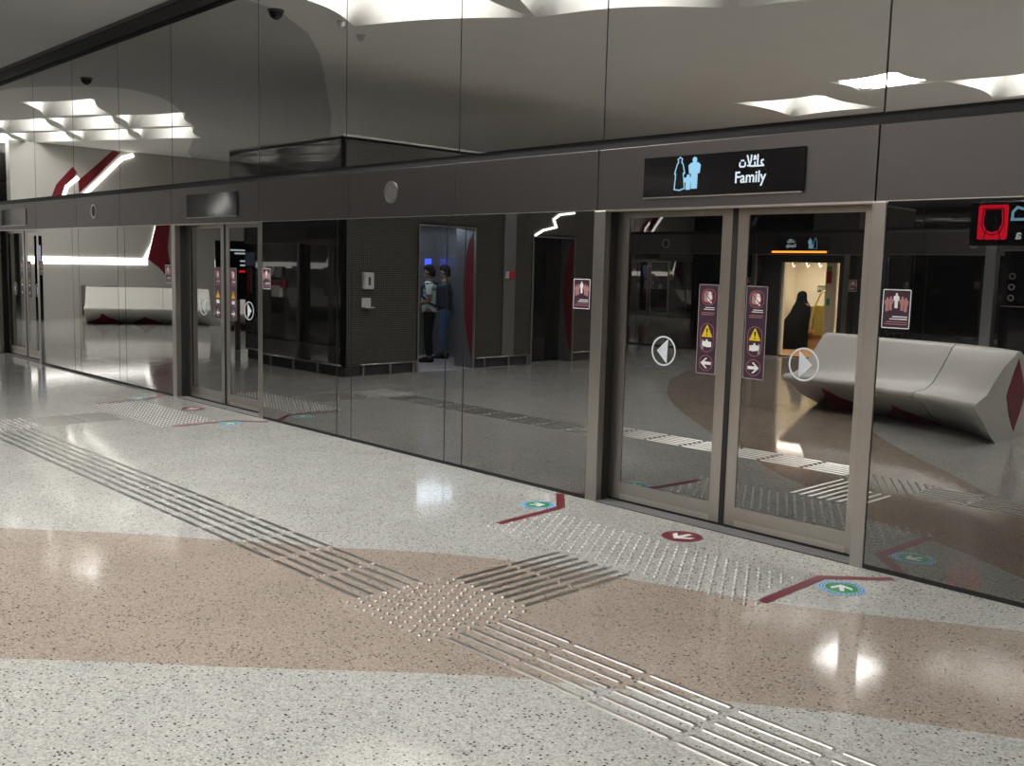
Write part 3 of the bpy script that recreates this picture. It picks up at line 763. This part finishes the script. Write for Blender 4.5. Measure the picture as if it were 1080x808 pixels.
b.prism(leaf_shape(L1, CX - .42, CX - .02, 2.26, .12), lambda a, c, d: (a, L1 + d, c), 0.0, .012)
b.prism(leaf_shape(P1, CX - .36, CX - .02, 2.18, .12), lambda a, c, d: (a, P1 + d, c), 0.0, .012)
lf = CP(b, 'red_leaf_panel', M['red']); lf['label'] = 'crimson leaf shaped panel'
b = MB(); b.box(CX, CX + .03, -6.39, -6.12, .18, 3.3); CP(b, 'pilaster', M['grey_panel'])
# second portal: closed service door
b = MB(); b.box(CX - .38, CX - .34, P1, P0, 0, 2.22); CP(b, 'service_door', M['back_glass'])
b = MB()
for ya in (P0 - .05, P0 - .32): b.box(CX - .34, CX - .32, ya - .04, ya, 0, 2.15)
CP(b, 'door_stile', M['grey_panel'])
# the lift car
cab = MB()
cx0, cx1, cy0, cy1 = -14.55, -12.69, -4.05, -6.55
cab.box(cx0 - .03, cx0, cy1, cy0, 0, 2.45); cab.box(cx0, cx1, cy0, cy0 + .03, 0, 2.45); cab.box(cx0, cx1, cy1 - .03, cy1, 0, 2.45); cab.box(cx0, cx1, cy1, cy0, 2.40, 2.45)
cab.box(cx1 - .04, cx1, cy1, L1 - .0, 0, 2.4); cab.box(cx1 - .04, cx1, L0, cy0, 0, 2.4)
CP(cab, 'car_lining', M['grey_panel'])
CP(MB().box(cx0, CX, cy1, cy0, -.004, .004), 'car_floor', M['sgrey'])
CP(MB().box(cx0 + .3, cx1 - .3, cy1 + .3, cy0 - .3, 2.385, 2.40), 'car_light', M['lift_light'])
b = MB(); b.box(cx0 + .001, cx0 + .02, -6.42, -6.28, 1.68, 1.80); CP(b, 'floor_display', M['screen_blue'])
b = MB(); b.tube([(cx0 + .07, cy0 - .2, .92), (cx0 + .07, cy1 + .2, .92)], .018, 8); CP(b, 'handrail', M['lip'])
b = MB(); stroke_poly(b, [(-6.86, 2.24), (-7.04, 2.33), (-7.37, 2.40), (-7.30, 2.53), (-7.45, 2.62), (-7.82, 2.67)], .035, fx(CX), .004, .03)  # glowing stroke standing in for the reflection of a light line
tag(b.build('light_strip', M['led']), 'thin zigzag white light line reflected in the dotted lift wall above the second portal', 'light')
# things fixed to the lift block
def on_dotted(name, label, cat): return thing(name, label, cat, (CX, 0, 0))
t = on_dotted('sanitizer_dispenser', 'white hand sanitizer dispenser with drip tray on the dotted lift wall', 'dispenser')
t.location = (CX, -3.34, 0)
MB().bevbox(0, .09, -.09, .09, 1.30, 1.55, .02).build('housing', M['plastic'], t)
MB().box(.09, .094, -.02, .02, 1.36, 1.48).build('window', M['header'], t)
b = MB(); b.box(0, .012, -.08, .08, 1.03, 1.17); b.box(0, .12, -.08, .08, 1.02, 1.035); b.build('drip_tray', M['plastic'], t)
t = on_dotted('call_point', 'small red and white emergency call plate on the grey pilaster', 'call point'); t.location = (CX + .03, -6.25, 0)
MB().bevbox(0, .03, -.11, .03, 1.49, 1.61, .004).build('red_plate', M['lcd_red'] if False else principled('call_red', (.55, .01, .03), .4), t)
MB().bevbox(0, .028, .031, .11, 1.49, 1.61, .004).build('white_plate', M['plastic'], t)
def on_glass(x): return (x, CY0, 0)
t = thing('fire_hose_cabinet', 'red and white fire point box low on the black glass lift wall', 'fire point', on_glass(-14.05))
MB().bevbox(-.12, .12, 0, .07, 1.12, 1.30, .006).build('case', M['plastic'], t); MB().bevbox(-.13, .2, 0, .055, 1.27, 1.38, .006).build('hood', principled('fire_red', (.35, .012, .02), .4), t)
tag(MB().bevbox(-14.36, -14.18, CY0, CY0 + .06, 1.46, 1.60, .006).build('alarm_box', M['plastic']), 'white alarm box on the black glass lift wall above the fire point', 'alarm box')
tag(MB().bevbox(-14.10, -13.94, CY0, CY0 + .05, 1.44, 1.60, .006).build('alarm_box', M['grey_panel']), 'grey alarm box on the black glass lift wall beside the white one', 'alarm box')

# ------------------------------------------------------------------ benches
def bench_mesh_parts():
    st = [(-6.55, 6.42, .16), (-6.1, 6.42, .20), (-5.6, 6.41, .22), (-5.1, 6.36, .22), (-4.7, 6.27, .24), (-4.4, 6.15, .30), (-4.12, 5.97, .38), (-3.82, 5.70, .47)]
    rings = []; roots = []
    for k, (x, yc, ft) in enumerate(st):
        end = k >= 6
        half = [(.05, .925), (.13, .895), (.36, .69), (.60, .51), (.80, .445), (1.02, .44), (1.08, .415), (1.06, .375), (.84, .30), (.62, .16), (ft, .0)]
        if k == 7: half = [(.04, .925), (.09, .90), (.40, .77), (.63, .63), (.78, .52), (1.0, .46), (1.07, .43), (1.05, .39), (.86, .27), (.66, .12), (ft, .0)]
        ring = [(x + .0, -(yc - d), z) for d, z in half] + [(x, -(yc + d), z) for d, z in half[::-1]]
        rings.append(ring)
    return st, rings
st, rings = bench_mesh_parts()
bench = thing('bench', 'pale moulded stone bench with crimson recesses beside the sign totem', 'bench', (-5.2, -6.2, 0))
off = (5.2, 6.2, 0)
MB().loft(rings[:5], 0, True).build('body', M['bench'], bench, off)
MB().loft([[(x + .012 if i == 0 else x, y, z) for x, y, z in rg] for i, rg in enumerate(rings[4:])], 0, True).build('end_section', M['bench'], bench, off)
x, yc = st[-1][0], st[-1][1]
b = MB()
dia = [(0, .85), (-.13, .68), (-.265, .48), (-.16, .27), (.01, .08), (.15, .27), (.265, .48), (.13, .68)]
b.prism([(-(yc + a), c) for a, c in dia], lambda a, c, d: (x + d, a, c), -.02, .004); p_ = b.build('end_recess', M['red'], bench, off); p_['label'] = 'crimson diamond let into the bench end'
b = MB()
for xa, xb, xc in ((-6.45, -5.65, -6.15), (-5.5, -4.5, -5.2)):
    for s in (-1, 1):
        yA, yB = 6.40, 6.33
        apex = (xc, -(6.4 - s * .80), .285); f0 = (xa, -(yA - s * .20), .002); f1 = (xb, -(yB - s * .22), .002); mid = ((xa + xb) / 2, -(6.36 - s * .52), .002)
        bk = ((xa + xb) / 2, -6.37, .25)
        b.add([apex, f0, mid, f1, bk], [(0, 1, 2), (0, 2, 3), (0, 4, 1), (0, 3, 4), (1, 4, 3, 2)])
b.build('underside_recess', M['red'], bench, off)
dup(bench, (-25.3, -5.5, 0), R(-66), 'pale moulded bench before the lit white wall')
dup(bench, (-21.6, -7.1, 0), R(-40), 'pale moulded bench between the white wall and the lift block')

# ------------------------------------------------------------------ sign totem, train, far wall
t = thing('direction_sign', 'black hanging sign with red train symbol on a grey post', 'sign', (-5.04, -8.0, 0))
MB().bevbox(-.07, .07, -.07, .07, 0, 2.10, .01).build('post', M['grey_panel'], t)
MB().bevbox(-.30, 1.6, -.05, .05, 2.10, 2.66, .01).build('board', M['black'], t)
fs = lambda a, c, d: (-a, d, c)
def fsy(a, c, d): return (a, d, c)
yf = .051
b = MB(); b.prism(rounded(-.20, .17, 2.18, 2.62, .03), fsy, yf - .001, yf + .001); ic = b.build('train_symbol', M['lcd_red'], t)
b = MB(); b.prism([(-.115, 2.56), (.085, 2.56), (.10, 2.38), (.06, 2.30), (-.015, 2.27), (-.09, 2.30), (-.13, 2.38)], fsy, yf + .001, yf + .002)
stroke_poly(b, [(-.09, 2.30), (-.12, 2.18)], .012, fsy, yf + .001, yf + .002); stroke_poly(b, [(.06, 2.30), (.09, 2.18)], .012, fsy, yf + .001, yf + .002)
stroke_poly(b, [(-.135, 2.57), (.105, 2.57), (.125, 2.37), (.08, 2.27), (-.015, 2.235), (-.11, 2.27), (-.155, 2.37), (-.135, 2.57)], .012, fsy, yf + .001, yf + .002)
b.build('train_front', M['black'], ic)
# lettering, on the face looking back at the camera side (+y): drawn turned so it reads correctly there
me = text_mesh('a', .17, FONT, .003); me.materials.append(M['lcd_white']); o = link('lettering', me, t); o.rotation_euler = (PI / 2, 0, PI); o.location = (.345, yf, 2.185)
b = MB(); stroke_poly(b, [(.22, 2.44), (.22, 2.52), (.27, 2.58), (.34, 2.56)], .034, fsy, yf, yf + .001); stroke_poly(b, [(.21, 2.43), (.36, 2.43)], .034, fsy, yf, yf + .001); b.build('arabic_lettering', M['lcd_blue'], t)
t = thing('map_board', 'dark glass information board behind the pale bench', 'board', (-4.98, -8.25, 0))
MB().bevbox(0, 1.2, -.03, .03, .25, 2.05, .006).build('panel', M['black'], t)
b = MB(); b.box(.0, 1.2, .03, .035, 1.325, 1.335); b.build('divider', M['lip'], t)
b = MB()
for z in (1.72, 1.58, 1.44): b.ring(.12, z, .03, .04, fsy, .03, .033, 16)
b.build('pictograms', M['sgrey'], t)
b = MB(); b.box(.02, .06, -.02, .02, 0, .25); b.box(1.14, 1.18, -.02, .02, 0, .25); b.build('foot', M['grey_panel'], t)

# train standing at the opposite platform with its door open
tr = thing('train_car', 'metro car standing across the platform, cream lit interior seen through its open door', 'train', (-10.3, -13.9, 0))
def TP(b, name, m): return b.build(name, m, tr, (10.3, 13.9, 0))
ty = -12.55; d0, d1 = -11.05, -9.74
b = MB(); b.box(-30, d0, ty - .06, ty, -.6, 3.2); b.box(d1, 6, ty - .06, ty, -.6, 3.2); b.box(d0, d1, ty - .06, ty, 1.93, 3.2); b.box(d0, d1, ty - .06, ty, -.6, .0); TP(b, 'body_side', M['tank'])
XL, XR = -12.2, -7.5
b = MB(); b.box(XL, XR, -15.16, -15.1, 0, 2.2); b.box(XL, XR, -15.1, ty - .06, 2.15, 2.2); b.box(XL - .05, XL, -15.1, ty - .06, 0, 2.2); b.box(XR, XR + .05, -15.1, ty - .06, 0, 2.2); TP(b, 'lining', M['cream'])
TP(MB().box(XL, XR, -15.1, ty, -.02, .02), 'car_floor', M['tan'])
TP(MB().box(-12.0, -7.9, -14.2, -13.6, 2.13, 2.15), 'ceiling_lamp', M['train_light'])
b = MB(); b.bevbox(d1 - .50, d1 - .24, ty - .52, ty - .36, .02, 2.12, .03); TP(b, 'door_pillar', M['cream'])
b = MB(); b.bevbox(d1 - .46, d1 - .35, ty - .36, ty - .345, 1.52, 1.78, .006); TP(b, 'call_panel', M['mred'])
b = MB(); b.bevbox(d1 - .44, d1 - .37, ty - .36, ty - .345, 1.08, 1.22, .006); b.bevbox(d1 - .46, d1 - .36, ty - .36, ty - .344, 1.79, 1.86, .004); TP(b, 'green_plate', M['green'])
b = MB(); b.box(-12.15, -9.2, -15.1, -14.6, .38, .46); b.box(-12.15, -9.2, -15.06, -14.66, .02, .38); TP(b, 'seat', M['tan'])
b = MB(); b.bevbox(-11.75, -9.2, -15.1, -15.0, .46, .97, .02); TP(b, 'seat_back', M['pattern'])
b = MB(); b.box(-11.62, -11.34, -15.1, -15.085, 1.30, 1.45); TP(b, 'wall_notice', M['header'])
b = MB()
for i, x in enumerate((-11.60, -11.56, -11.52, -11.47, -11.43, -11.39)): b.box(x, x + .018, -15.085, -15.08, 1.34 + (.02 if i % 2 else 0), 1.42)
TP(b, 'notice_print', M['plastic'])
b = MB(); b.tube([(-10.95, -13.7, .45), (-10.95, -13.7, .7), (-10.90, -13.72, 1.0), (-10.78, -13.74, 1.3), (-10.70, -13.75, 1.36)], .022, 8); b.bevbox(-10.90, -10.66, -13.78, -13.72, .40, 1.05, .025); TP(b, 'grab_rail', M['yellow_rail'])
b = MB()
for x in (-11.85, -11.5, -11.2): b.tube([(x, -14.3, 2.13), (x + .02, -14.3, 1.92), (x + .06, -14.3, 1.84), (x + .09, -14.3, 1.90)], .012, 6)
b.tube([(-12.1, -14.3, 2.12), (-7.6, -14.3, 2.12)], .014, 6); TP(b, 'hand_straps', M['plastic'])
b = MB(); b.bevbox(d0 - .02, d0 + .05, ty - .16, ty - .06, 0.0, 1.95, .01); TP(b, 'door_edge', M['cream'])
# amber light under the opposite display
MB().box(-11.05, -9.85, YB + .011, YB + .03, 2.115, 2.150).build('lamp_strip', M['lcd_orange']); o = bpy.data.objects['lamp_strip']
tag(o, 'thin amber light strip under the display across the platform', 'lamp')
struct(MB().box(X0, X1, -15.6, -15.5, -2, 5).build('wall_far', M['dark_wall'])); struct(MB().box(X0, X1, -15.6, YB - .08, 4.66, 4.76).build('ceiling_tunnel', M['dark_wall']))
struct(MB().box(X0, X1, -15.6, YB - .02, -1.3, -1.2).build('floor_track', M['dark_wall']))

# far white wall with zigzag light, crimson folds
WX = -28.0
wl = MB(); wl.box(WX - .3, WX, -9.6, -3.2, 0, ZC); struct(wl.build('wall_core', M['wall']), 'white wall block at the far end with a light strip', 'wall')
def strip(pts, w, d, name, m, label, cat, group=None):
    b = MB(); stroke_poly(b, pts, w, fx(WX), 0.004, d); tag(b.build(name, m), label, cat, group)
strip([(-3.25, 1.57), (-6.75, 1.59)], .19, .03, 'light_strip', M['led'], 'broad white light band along the far white wall', 'light')
strip([(-6.75, 1.68), (-6.98, 2.1), (-7.15, 2.75)], .10, .035, 'light_strip', M['led'], 'slanting white light line rising beside the crimson fold', 'light')
strip([(-4.95, 3.25), (-6.15, 4.45), (-6.42, 4.55)], .10, .035, 'light_strip', M['led'], 'long zigzag white light line high on the far wall', 'light')
strip([(-4.50, 3.20), (-4.62, 3.55), (-4.90, 3.80)], .10, .035, 'light_strip', M['led'], 'short zigzag white light line high on the far wall', 'light')
strip([(-9.0, 3.1), (-9.5, 3.75)], .14, .035, 'light_strip', M['led'], 'slanting white light line high beside the lift block', 'light')
b = MB(); b.prism([(-7.10, 2.75), (-7.50, 2.75), (-7.42, 2.0), (-7.55, 1.0), (-7.15, 1.45), (-6.82, 1.68)], fx(WX), 0, .05); tag(b.build('wall_fold', M['red']), 'crimson leaf shaped fold on the white far wall', 'wall panel')
b = MB(); b.prism([(-4.95, 3.42), (-6.10, 4.60), (-5.9, 4.64), (-4.93, 3.75)], fx(WX), 0, .03); b.prism([(-4.15, 3.1), (-4.40, 3.1), (-4.90, 3.95), (-4.80, 4.1), (-4.35, 3.6)], fx(WX), 0, .03); tag(b.build('wall_fold', M['red']), 'crimson stripe along the zigzag light on the far wall', 'wall panel')
t = thing('information_cabinet', 'low grey cabinet with crimson base against the far white wall', 'cabinet', (WX + .26, -5.35, 0))
MB().bevbox(-.25, .2, -.42, .42, .34, .92, .03).build('case', M['grey_panel'], t); MB().box(-.25, .17, -.4, .4, .1, .34).build('base', M['red'], t); MB().box(-.25, .15, -.38, .38, 0, .1).build('plinth', M['bench'], t)
t = thing('display_totem', 'tall black display totem with red and white route lights', 'display', (-27.2, -3.45, 0))
MB().bevbox(-.05, .05, -.22, .22, 0, 2.2, .01).build('case', M['black'], t); MB().box(.05, .056, -.18, .18, 1.55, 1.95).build('screen', emission('route_blue', (.5, .55, .9), 1.2), t)
b = MB()
for i in range(12): b.box(.05, .056, -.10, -.04, .75 + i * .06, .78 + i * .06)
b.build('route_lights', M['lcd_white'], t); MB().box(.05, .056, -.0, .06, .75, 1.48).build('red_line', M['lcd_red'], t)
t = thing('departure_display', 'black departure screen with lit white and red lines by the lift block', 'display', (-17.2, -3.55, 0), R(20))
MB().bevbox(-.04, .04, -.45, .35, .95, 2.05, .01).build('case', M['black'], t); MB().bevbox(-.03, .03, -.1, 0, 0, .95, .005).build('stand', M['grey_panel'], t)
b = MB()
for z, y0, y1 in ((1.86, -.32, .1), (1.80, -.30, .0), (1.66, -.30, -.1), (1.58, -.28, -.1)): b.box(.04, .044, y0, y1, z, z + .03)
b.build('white_lines', M['lcd_white'], t); b = MB(); b.box(.04, .044, -.32, -.08, 1.46, 1.50); b.build('red_line', M['lcd_red'], t)

# small ceiling fixtures seen in the overhead glass
def dome(x, y, label, big=True):
    r = .085 if big else .05
    t = thing('dome_camera' if big else 'smoke_detector', label, 'camera' if big else 'detector', (x, y, ZC))
    MB().lathe([(r * 1.15, 0), (r * 1.15, -.025), (r, -.03)]).build('base', M['plastic'] if not big else M['header'], t)
    MB().lathe([(r, -.03), (r * .85, -.03 - r * .5), (r * .45, -.03 - r * .85), (.001, -.03 - r)]).build('dome', M['black'] if big else M['plastic'], t)
dome(-10.85, -1.02, 'black dome camera under the ceiling above the linking strip')
dome(-17.3, -1.2, 'black dome camera under the ceiling near the vaults')
dome(-11.15, -2.45, 'small round detector under the ceiling beside the coffers', False)
dome(-10.7, -1.85, 'small round detector at the edge of the first coffer', False)

# ------------------------------------------------------------------ people
def skin_mesh(name, nodes, edges, mat, sub=2):
    me = bpy.data.meshes.new(name); keys = list(nodes)
    me.from_pydata([nodes[k][0] for k in keys], [(keys.index(a), keys.index(b)) for a, b in edges], [])
    o = bpy.data.objects.new(name, me); COL.objects.link(o)
    sk = o.modifiers.new('s', 'SKIN'); sd = o.modifiers.new('d', 'SUBSURF'); sd.levels = sub; sd.render_levels = sub
    if not me.skin_vertices: me.attributes
    lay = me.skin_vertices[0].data if len(me.skin_vertices) else None
    for i, k in enumerate(keys):
        r = nodes[k][1]; r = r if isinstance(r, tuple) else (r, r)
        lay[i].radius = r; lay[i].use_root = (i == 0)
    sk.use_smooth_shade = True
    dg = bpy.context.evaluated_depsgraph_get(); dg.update()
    out = bpy.data.meshes.new_from_object(o.evaluated_get(dg)); bpy.data.objects.remove(o)
    out.materials.clear(); out.materials.append(mat); out.name = name
    for p in out.polygons: p.use_smooth = True
    return out
def standing_person(label, loc, rz, top, legs, pack):
    """faces local +x, looking down at a phone held before the waist"""
    t = thing('person', label, 'person', loc, rz); t.scale = (.955, .955, .955)
    N = {'pelvis': ((0, 0, .95), (.095, .075)), 'waist': ((.0, 0, 1.08), (.10, .08)), 'chest': ((.0, 0, 1.28), (.135, .10)), 'neck0': ((-.01, 0, 1.43), (.07, .07)), 'neck': ((.01, 0, 1.50), (.052, .052)),
         'skull0': ((.035, 0, 1.575), (.072, .075)), 'skull1': ((.03, 0, 1.65), (.085, .095)), 'crown': ((.01, 0, 1.715), (.055, .065)), 'nose': ((.125, 0, 1.585), .014), 'nose0': ((.09, 0, 1.60), .02)}
    E = [('pelvis', 'waist'), ('waist', 'chest'), ('chest', 'neck0'), ('neck0', 'neck'), ('neck', 'skull0'), ('skull0', 'skull1'), ('skull1', 'crown'), ('skull0', 'nose0'), ('nose0', 'nose')]
    for s, n in ((1, 'l'), (-1, 'r')):
        N.update({n + 'ear': ((.02, s * .092, 1.61), .016), n + 'hip': ((0, s * .085, .88), .07), n + 'knee': ((.02, s * .10, .50), .058), n + 'ank': ((-.02, s * .105, .09), .04), n + 'heel': ((-.03, s * .105, .045), .038), n + 'toe': ((.15, s * .12, .03), .03),
                  n + 'sh': ((-.005, s * .19, 1.40), .058), n + 'elb': ((-.03, s * .245, 1.12), .043), n + 'wr': ((.20, s * .12, 1.05), .028), n + 'palm': ((.27, s * .085, 1.075), (.036, .018))})
        E += [('skull1', n + 'ear'), ('pelvis', n + 'hip'), (n + 'hip', n + 'knee'), (n + 'knee', n + 'ank'), (n + 'ank', n + 'heel'), (n + 'heel', n + 'toe'), ('neck0', n + 'sh'), (n + 'sh', n + 'elb'), (n + 'elb', n + 'wr'), (n + 'wr', n + 'palm')]
        for q, (dy, L) in enumerate(((.028, .058), (.010, .066), (-.010, .062), (-.027, .050))):
            a, b_ = f'{n}f{q}a', f'{n}f{q}b'
            N[a] = ((.27 + L * .6, s * (.085 - dy * .9), 1.088 + .004 * q), .0095); N[b_] = ((.27 + L, s * (.055 - dy * .9), 1.098), .0085)
            E += [(n + 'palm', a), (a, b_)]
        N[n + 'th'] = ((.27, s * .05, 1.115), .0105); N[n + 'th2'] = ((.305, s * .035, 1.125), .009); E += [(n + 'palm', n + 'th'), (n + 'th', n + 'th2')]
    link('body', skin_mesh('body', N, E, M['skin']), t)
    S = {'w0': ((0, 0, .86), (.150, .125)), 'w': ((0, 0, .97), (.155, .126)), 'w1': ((0, 0, 1.10), (.148, .122)), 'c': ((0, 0, 1.29), (.170, .134)), 'n': ((-.008, 0, 1.43), (.085, .078))}
    Es = [('w0', 'w'), ('w', 'w1'), ('w1', 'c'), ('c', 'n')]
    for s, n in ((1, 'l'), (-1, 'r')):
        S[n + 's'] = ((-.005, s * .195, 1.40), .073); S[n + 'm'] = ((-.02, s * .232, 1.20), .062); Es += [('n', n + 's'), (n + 's', n + 'm')]
    link('shirt', skin_mesh('shirt', S, Es, top), t)
    T = {'p': ((0, 0, .96), (.150, .116)), 'p2': ((0, 0, .90), (.145, .115))}; Et = [('p', 'p2')]
    for s, n in ((1, 'l'), (-1, 'r')):
        T[n + 'h'] = ((.0, s * .095, .82), .098); T[n + 'k'] = ((.02, s * .10, .50), .078); T[n + 'a'] = ((-.012, s * .105, .10), .066); Et += [('p2', n + 'h'), (n + 'h', n + 'k'), (n + 'k', n + 'a')]
    link('trousers', skin_mesh('trousers', T, Et, legs), t)
    for s in (1, -1):
        MB().loft([[(x, s * .108 + w * math.cos(2 * PI * k / 10), max(0, z + h * math.sin(2 * PI * k / 10))) for k in range(10)] for x, w, z, h in ((-.085, .03, .04, .04), (-.05, .046, .05, .055), (.05, .052, .045, .05), (.15, .05, .03, .035), (.20, .025, .02, .02))]).build('shoe', M['hair'], t)
    def hr(z, a, b_, cx): return [(cx + a * math.cos(2 * PI * k / 16), b_ * math.sin(2 * PI * k / 16), z) for k in range(16)]
    MB().loft([hr(1.55, .045, .06, -.045), hr(1.60, .072, .086, -.035), hr(1.65, .094, .098, -.012), hr(1.69, .104, .096, .012), hr(1.73, .094, .085, .016), hr(1.762, .066, .062, .012), hr(1.778, .02, .02, .008)]).build('hair', M['hair'], t)
    b = MB(); b.bevbox(.30, .312, -.038, .038, 1.05, 1.20, .003); b.build('phone', M['black'], t)
    if pack:
        b = MB(); b.bevbox(-.34, -.13, -.15, .15, .98, 1.42, .05)
        for s in (1, -1): b.tube([(-.15, s * .10, 1.42), (.0, s * .115, 1.475), (.13, s * .12, 1.36), (.13, s * .13, 1.20), (0, s * .15, 1.08), (-.14, s * .12, 1.02)], .022, 8)
        b.build('backpack', M['navy'], t)
    return t
# both stand in the lift; they look along +y
standing_person('man in a pale shirt and black trousers with a navy backpack in the lift', (-13.45, -5.52, .004), R(134), M['shirt'], M['trouser'], True)
standing_person('man in a navy shirt and blue jeans standing behind in the lift', (-13.85, -6.20, .004), R(134), M['navy'], M['denim'], False)
# seated woman in a black abaya in the train
t = thing('person', 'woman in a black abaya sitting in the lit train', 'person', (-11.72, -14.62, .02), R(112))
N = {'pelvis': ((0, 0, .56), (.15, .12)), 'chest': ((-.02, 0, .88), (.14, .11)), 'n0': ((0, 0, 1.02), .06), 'neck': ((.02, 0, 1.07), .05), 's0': ((.04, 0, 1.14), .07), 's1': ((.03, 0, 1.21), .085), 'nose': ((.125, 0, 1.14), .014), 'n1': ((.09, 0, 1.155), .02)}
E = [('pelvis', 'chest'), ('chest', 'n0'), ('n0', 'neck'), ('neck', 's0'), ('s0', 's1'), ('s0', 'n1'), ('n1', 'nose')]
for s, n in ((1, 'l'), (-1, 'r')):
    N.update({n + 'hip': ((.05, s * .09, .54), .09), n + 'kn': ((.44, s * .10, .52), .06), n + 'an': ((.44, s * .10, .10), .04), n + 'to': ((.58, s * .11, .04), .03), n + 'sh': ((-.01, s * .17, .98), .055), n + 'el': ((.06, s * .19, .74), .04), n + 'wr': ((.20, s * .08, .60), .028), n + 'pa': ((.25, s * .055, .59), (.034, .018))})
    E += [('pelvis', n + 'hip'), (n + 'hip', n + 'kn'), (n + 'kn', n + 'an'), (n + 'an', n + 'to'), ('n0', n + 'sh'), (n + 'sh', n + 'el'), (n + 'el', n + 'wr'), (n + 'wr', n + 'pa')]
    for q, dy in enumerate((.025, .008, -.010, -.026)):
        N[f'{n}f{q}'] = ((.31 - .004 * q, s * (.055 - dy), .585), .009); E.append((n + 'pa', f'{n}f{q}'))
    N[n + 'th'] = ((.27, s * .015, .615), .010); E.append((n + 'pa', n + 'th'))
link('body', skin_mesh('body', N, E, M['skin']), t)
def ell(cx, z, a, b_, n=20, tilt=0): return [(cx + a * math.cos(2 * PI * k / n), b_ * math.sin(2 * PI * k / n), z + tilt * a * math.cos(2 * PI * k / n)) for k in range(n)]
MB().loft([ell(.24, .02, .40, .30), ell(.22, .28, .38, .28), ell(.20, .52, .36, .27), ell(.12, .66, .29, .27, tilt=-.15), ell(.03, .82, .20, .26), ell(-.0, .96, .165, .235), ell(.01, 1.03, .13, .17), ell(.02, 1.08, .11, .11)]).build('abaya', M['abaya'], t)
MB().loft([ell(.0, 1.0, .15, .20), ell(.01, 1.06, .125, .14), ell(.015, 1.14, .112, .112), ell(.012, 1.22, .108, .108), ell(.005, 1.28, .075, .08), ell(.0, 1.305, .02, .02)]).build('head_veil', M['abaya'], t)
MB().bevbox(.10, .34, .27, .40, .42, .66, .03).build('handbag', M['sgrey'], t)

for o in PROTO:
    if o['label'] == 'x': bpy.data.objects.remove(o)

# ------------------------------------------------------------------ light and view
w = bpy.data.worlds.new('world'); SC.world = w; w.use_nodes = True
w.node_tree.nodes['Background'].inputs[0].default_value = (0, 0, 0, 1)
SC.view_settings.view_transform = 'Standard'; SC.view_settings.look = 'None'; SC.view_settings.gamma = 1; SC.view_settings.exposure = 0.0
SC.view_settings.use_curve_mapping = False
SC.cycles.max_bounces = 12; SC.cycles.glossy_bounces = 8; SC.cycles.diffuse_bounces = 4
SC.cycles.use_denoising = True
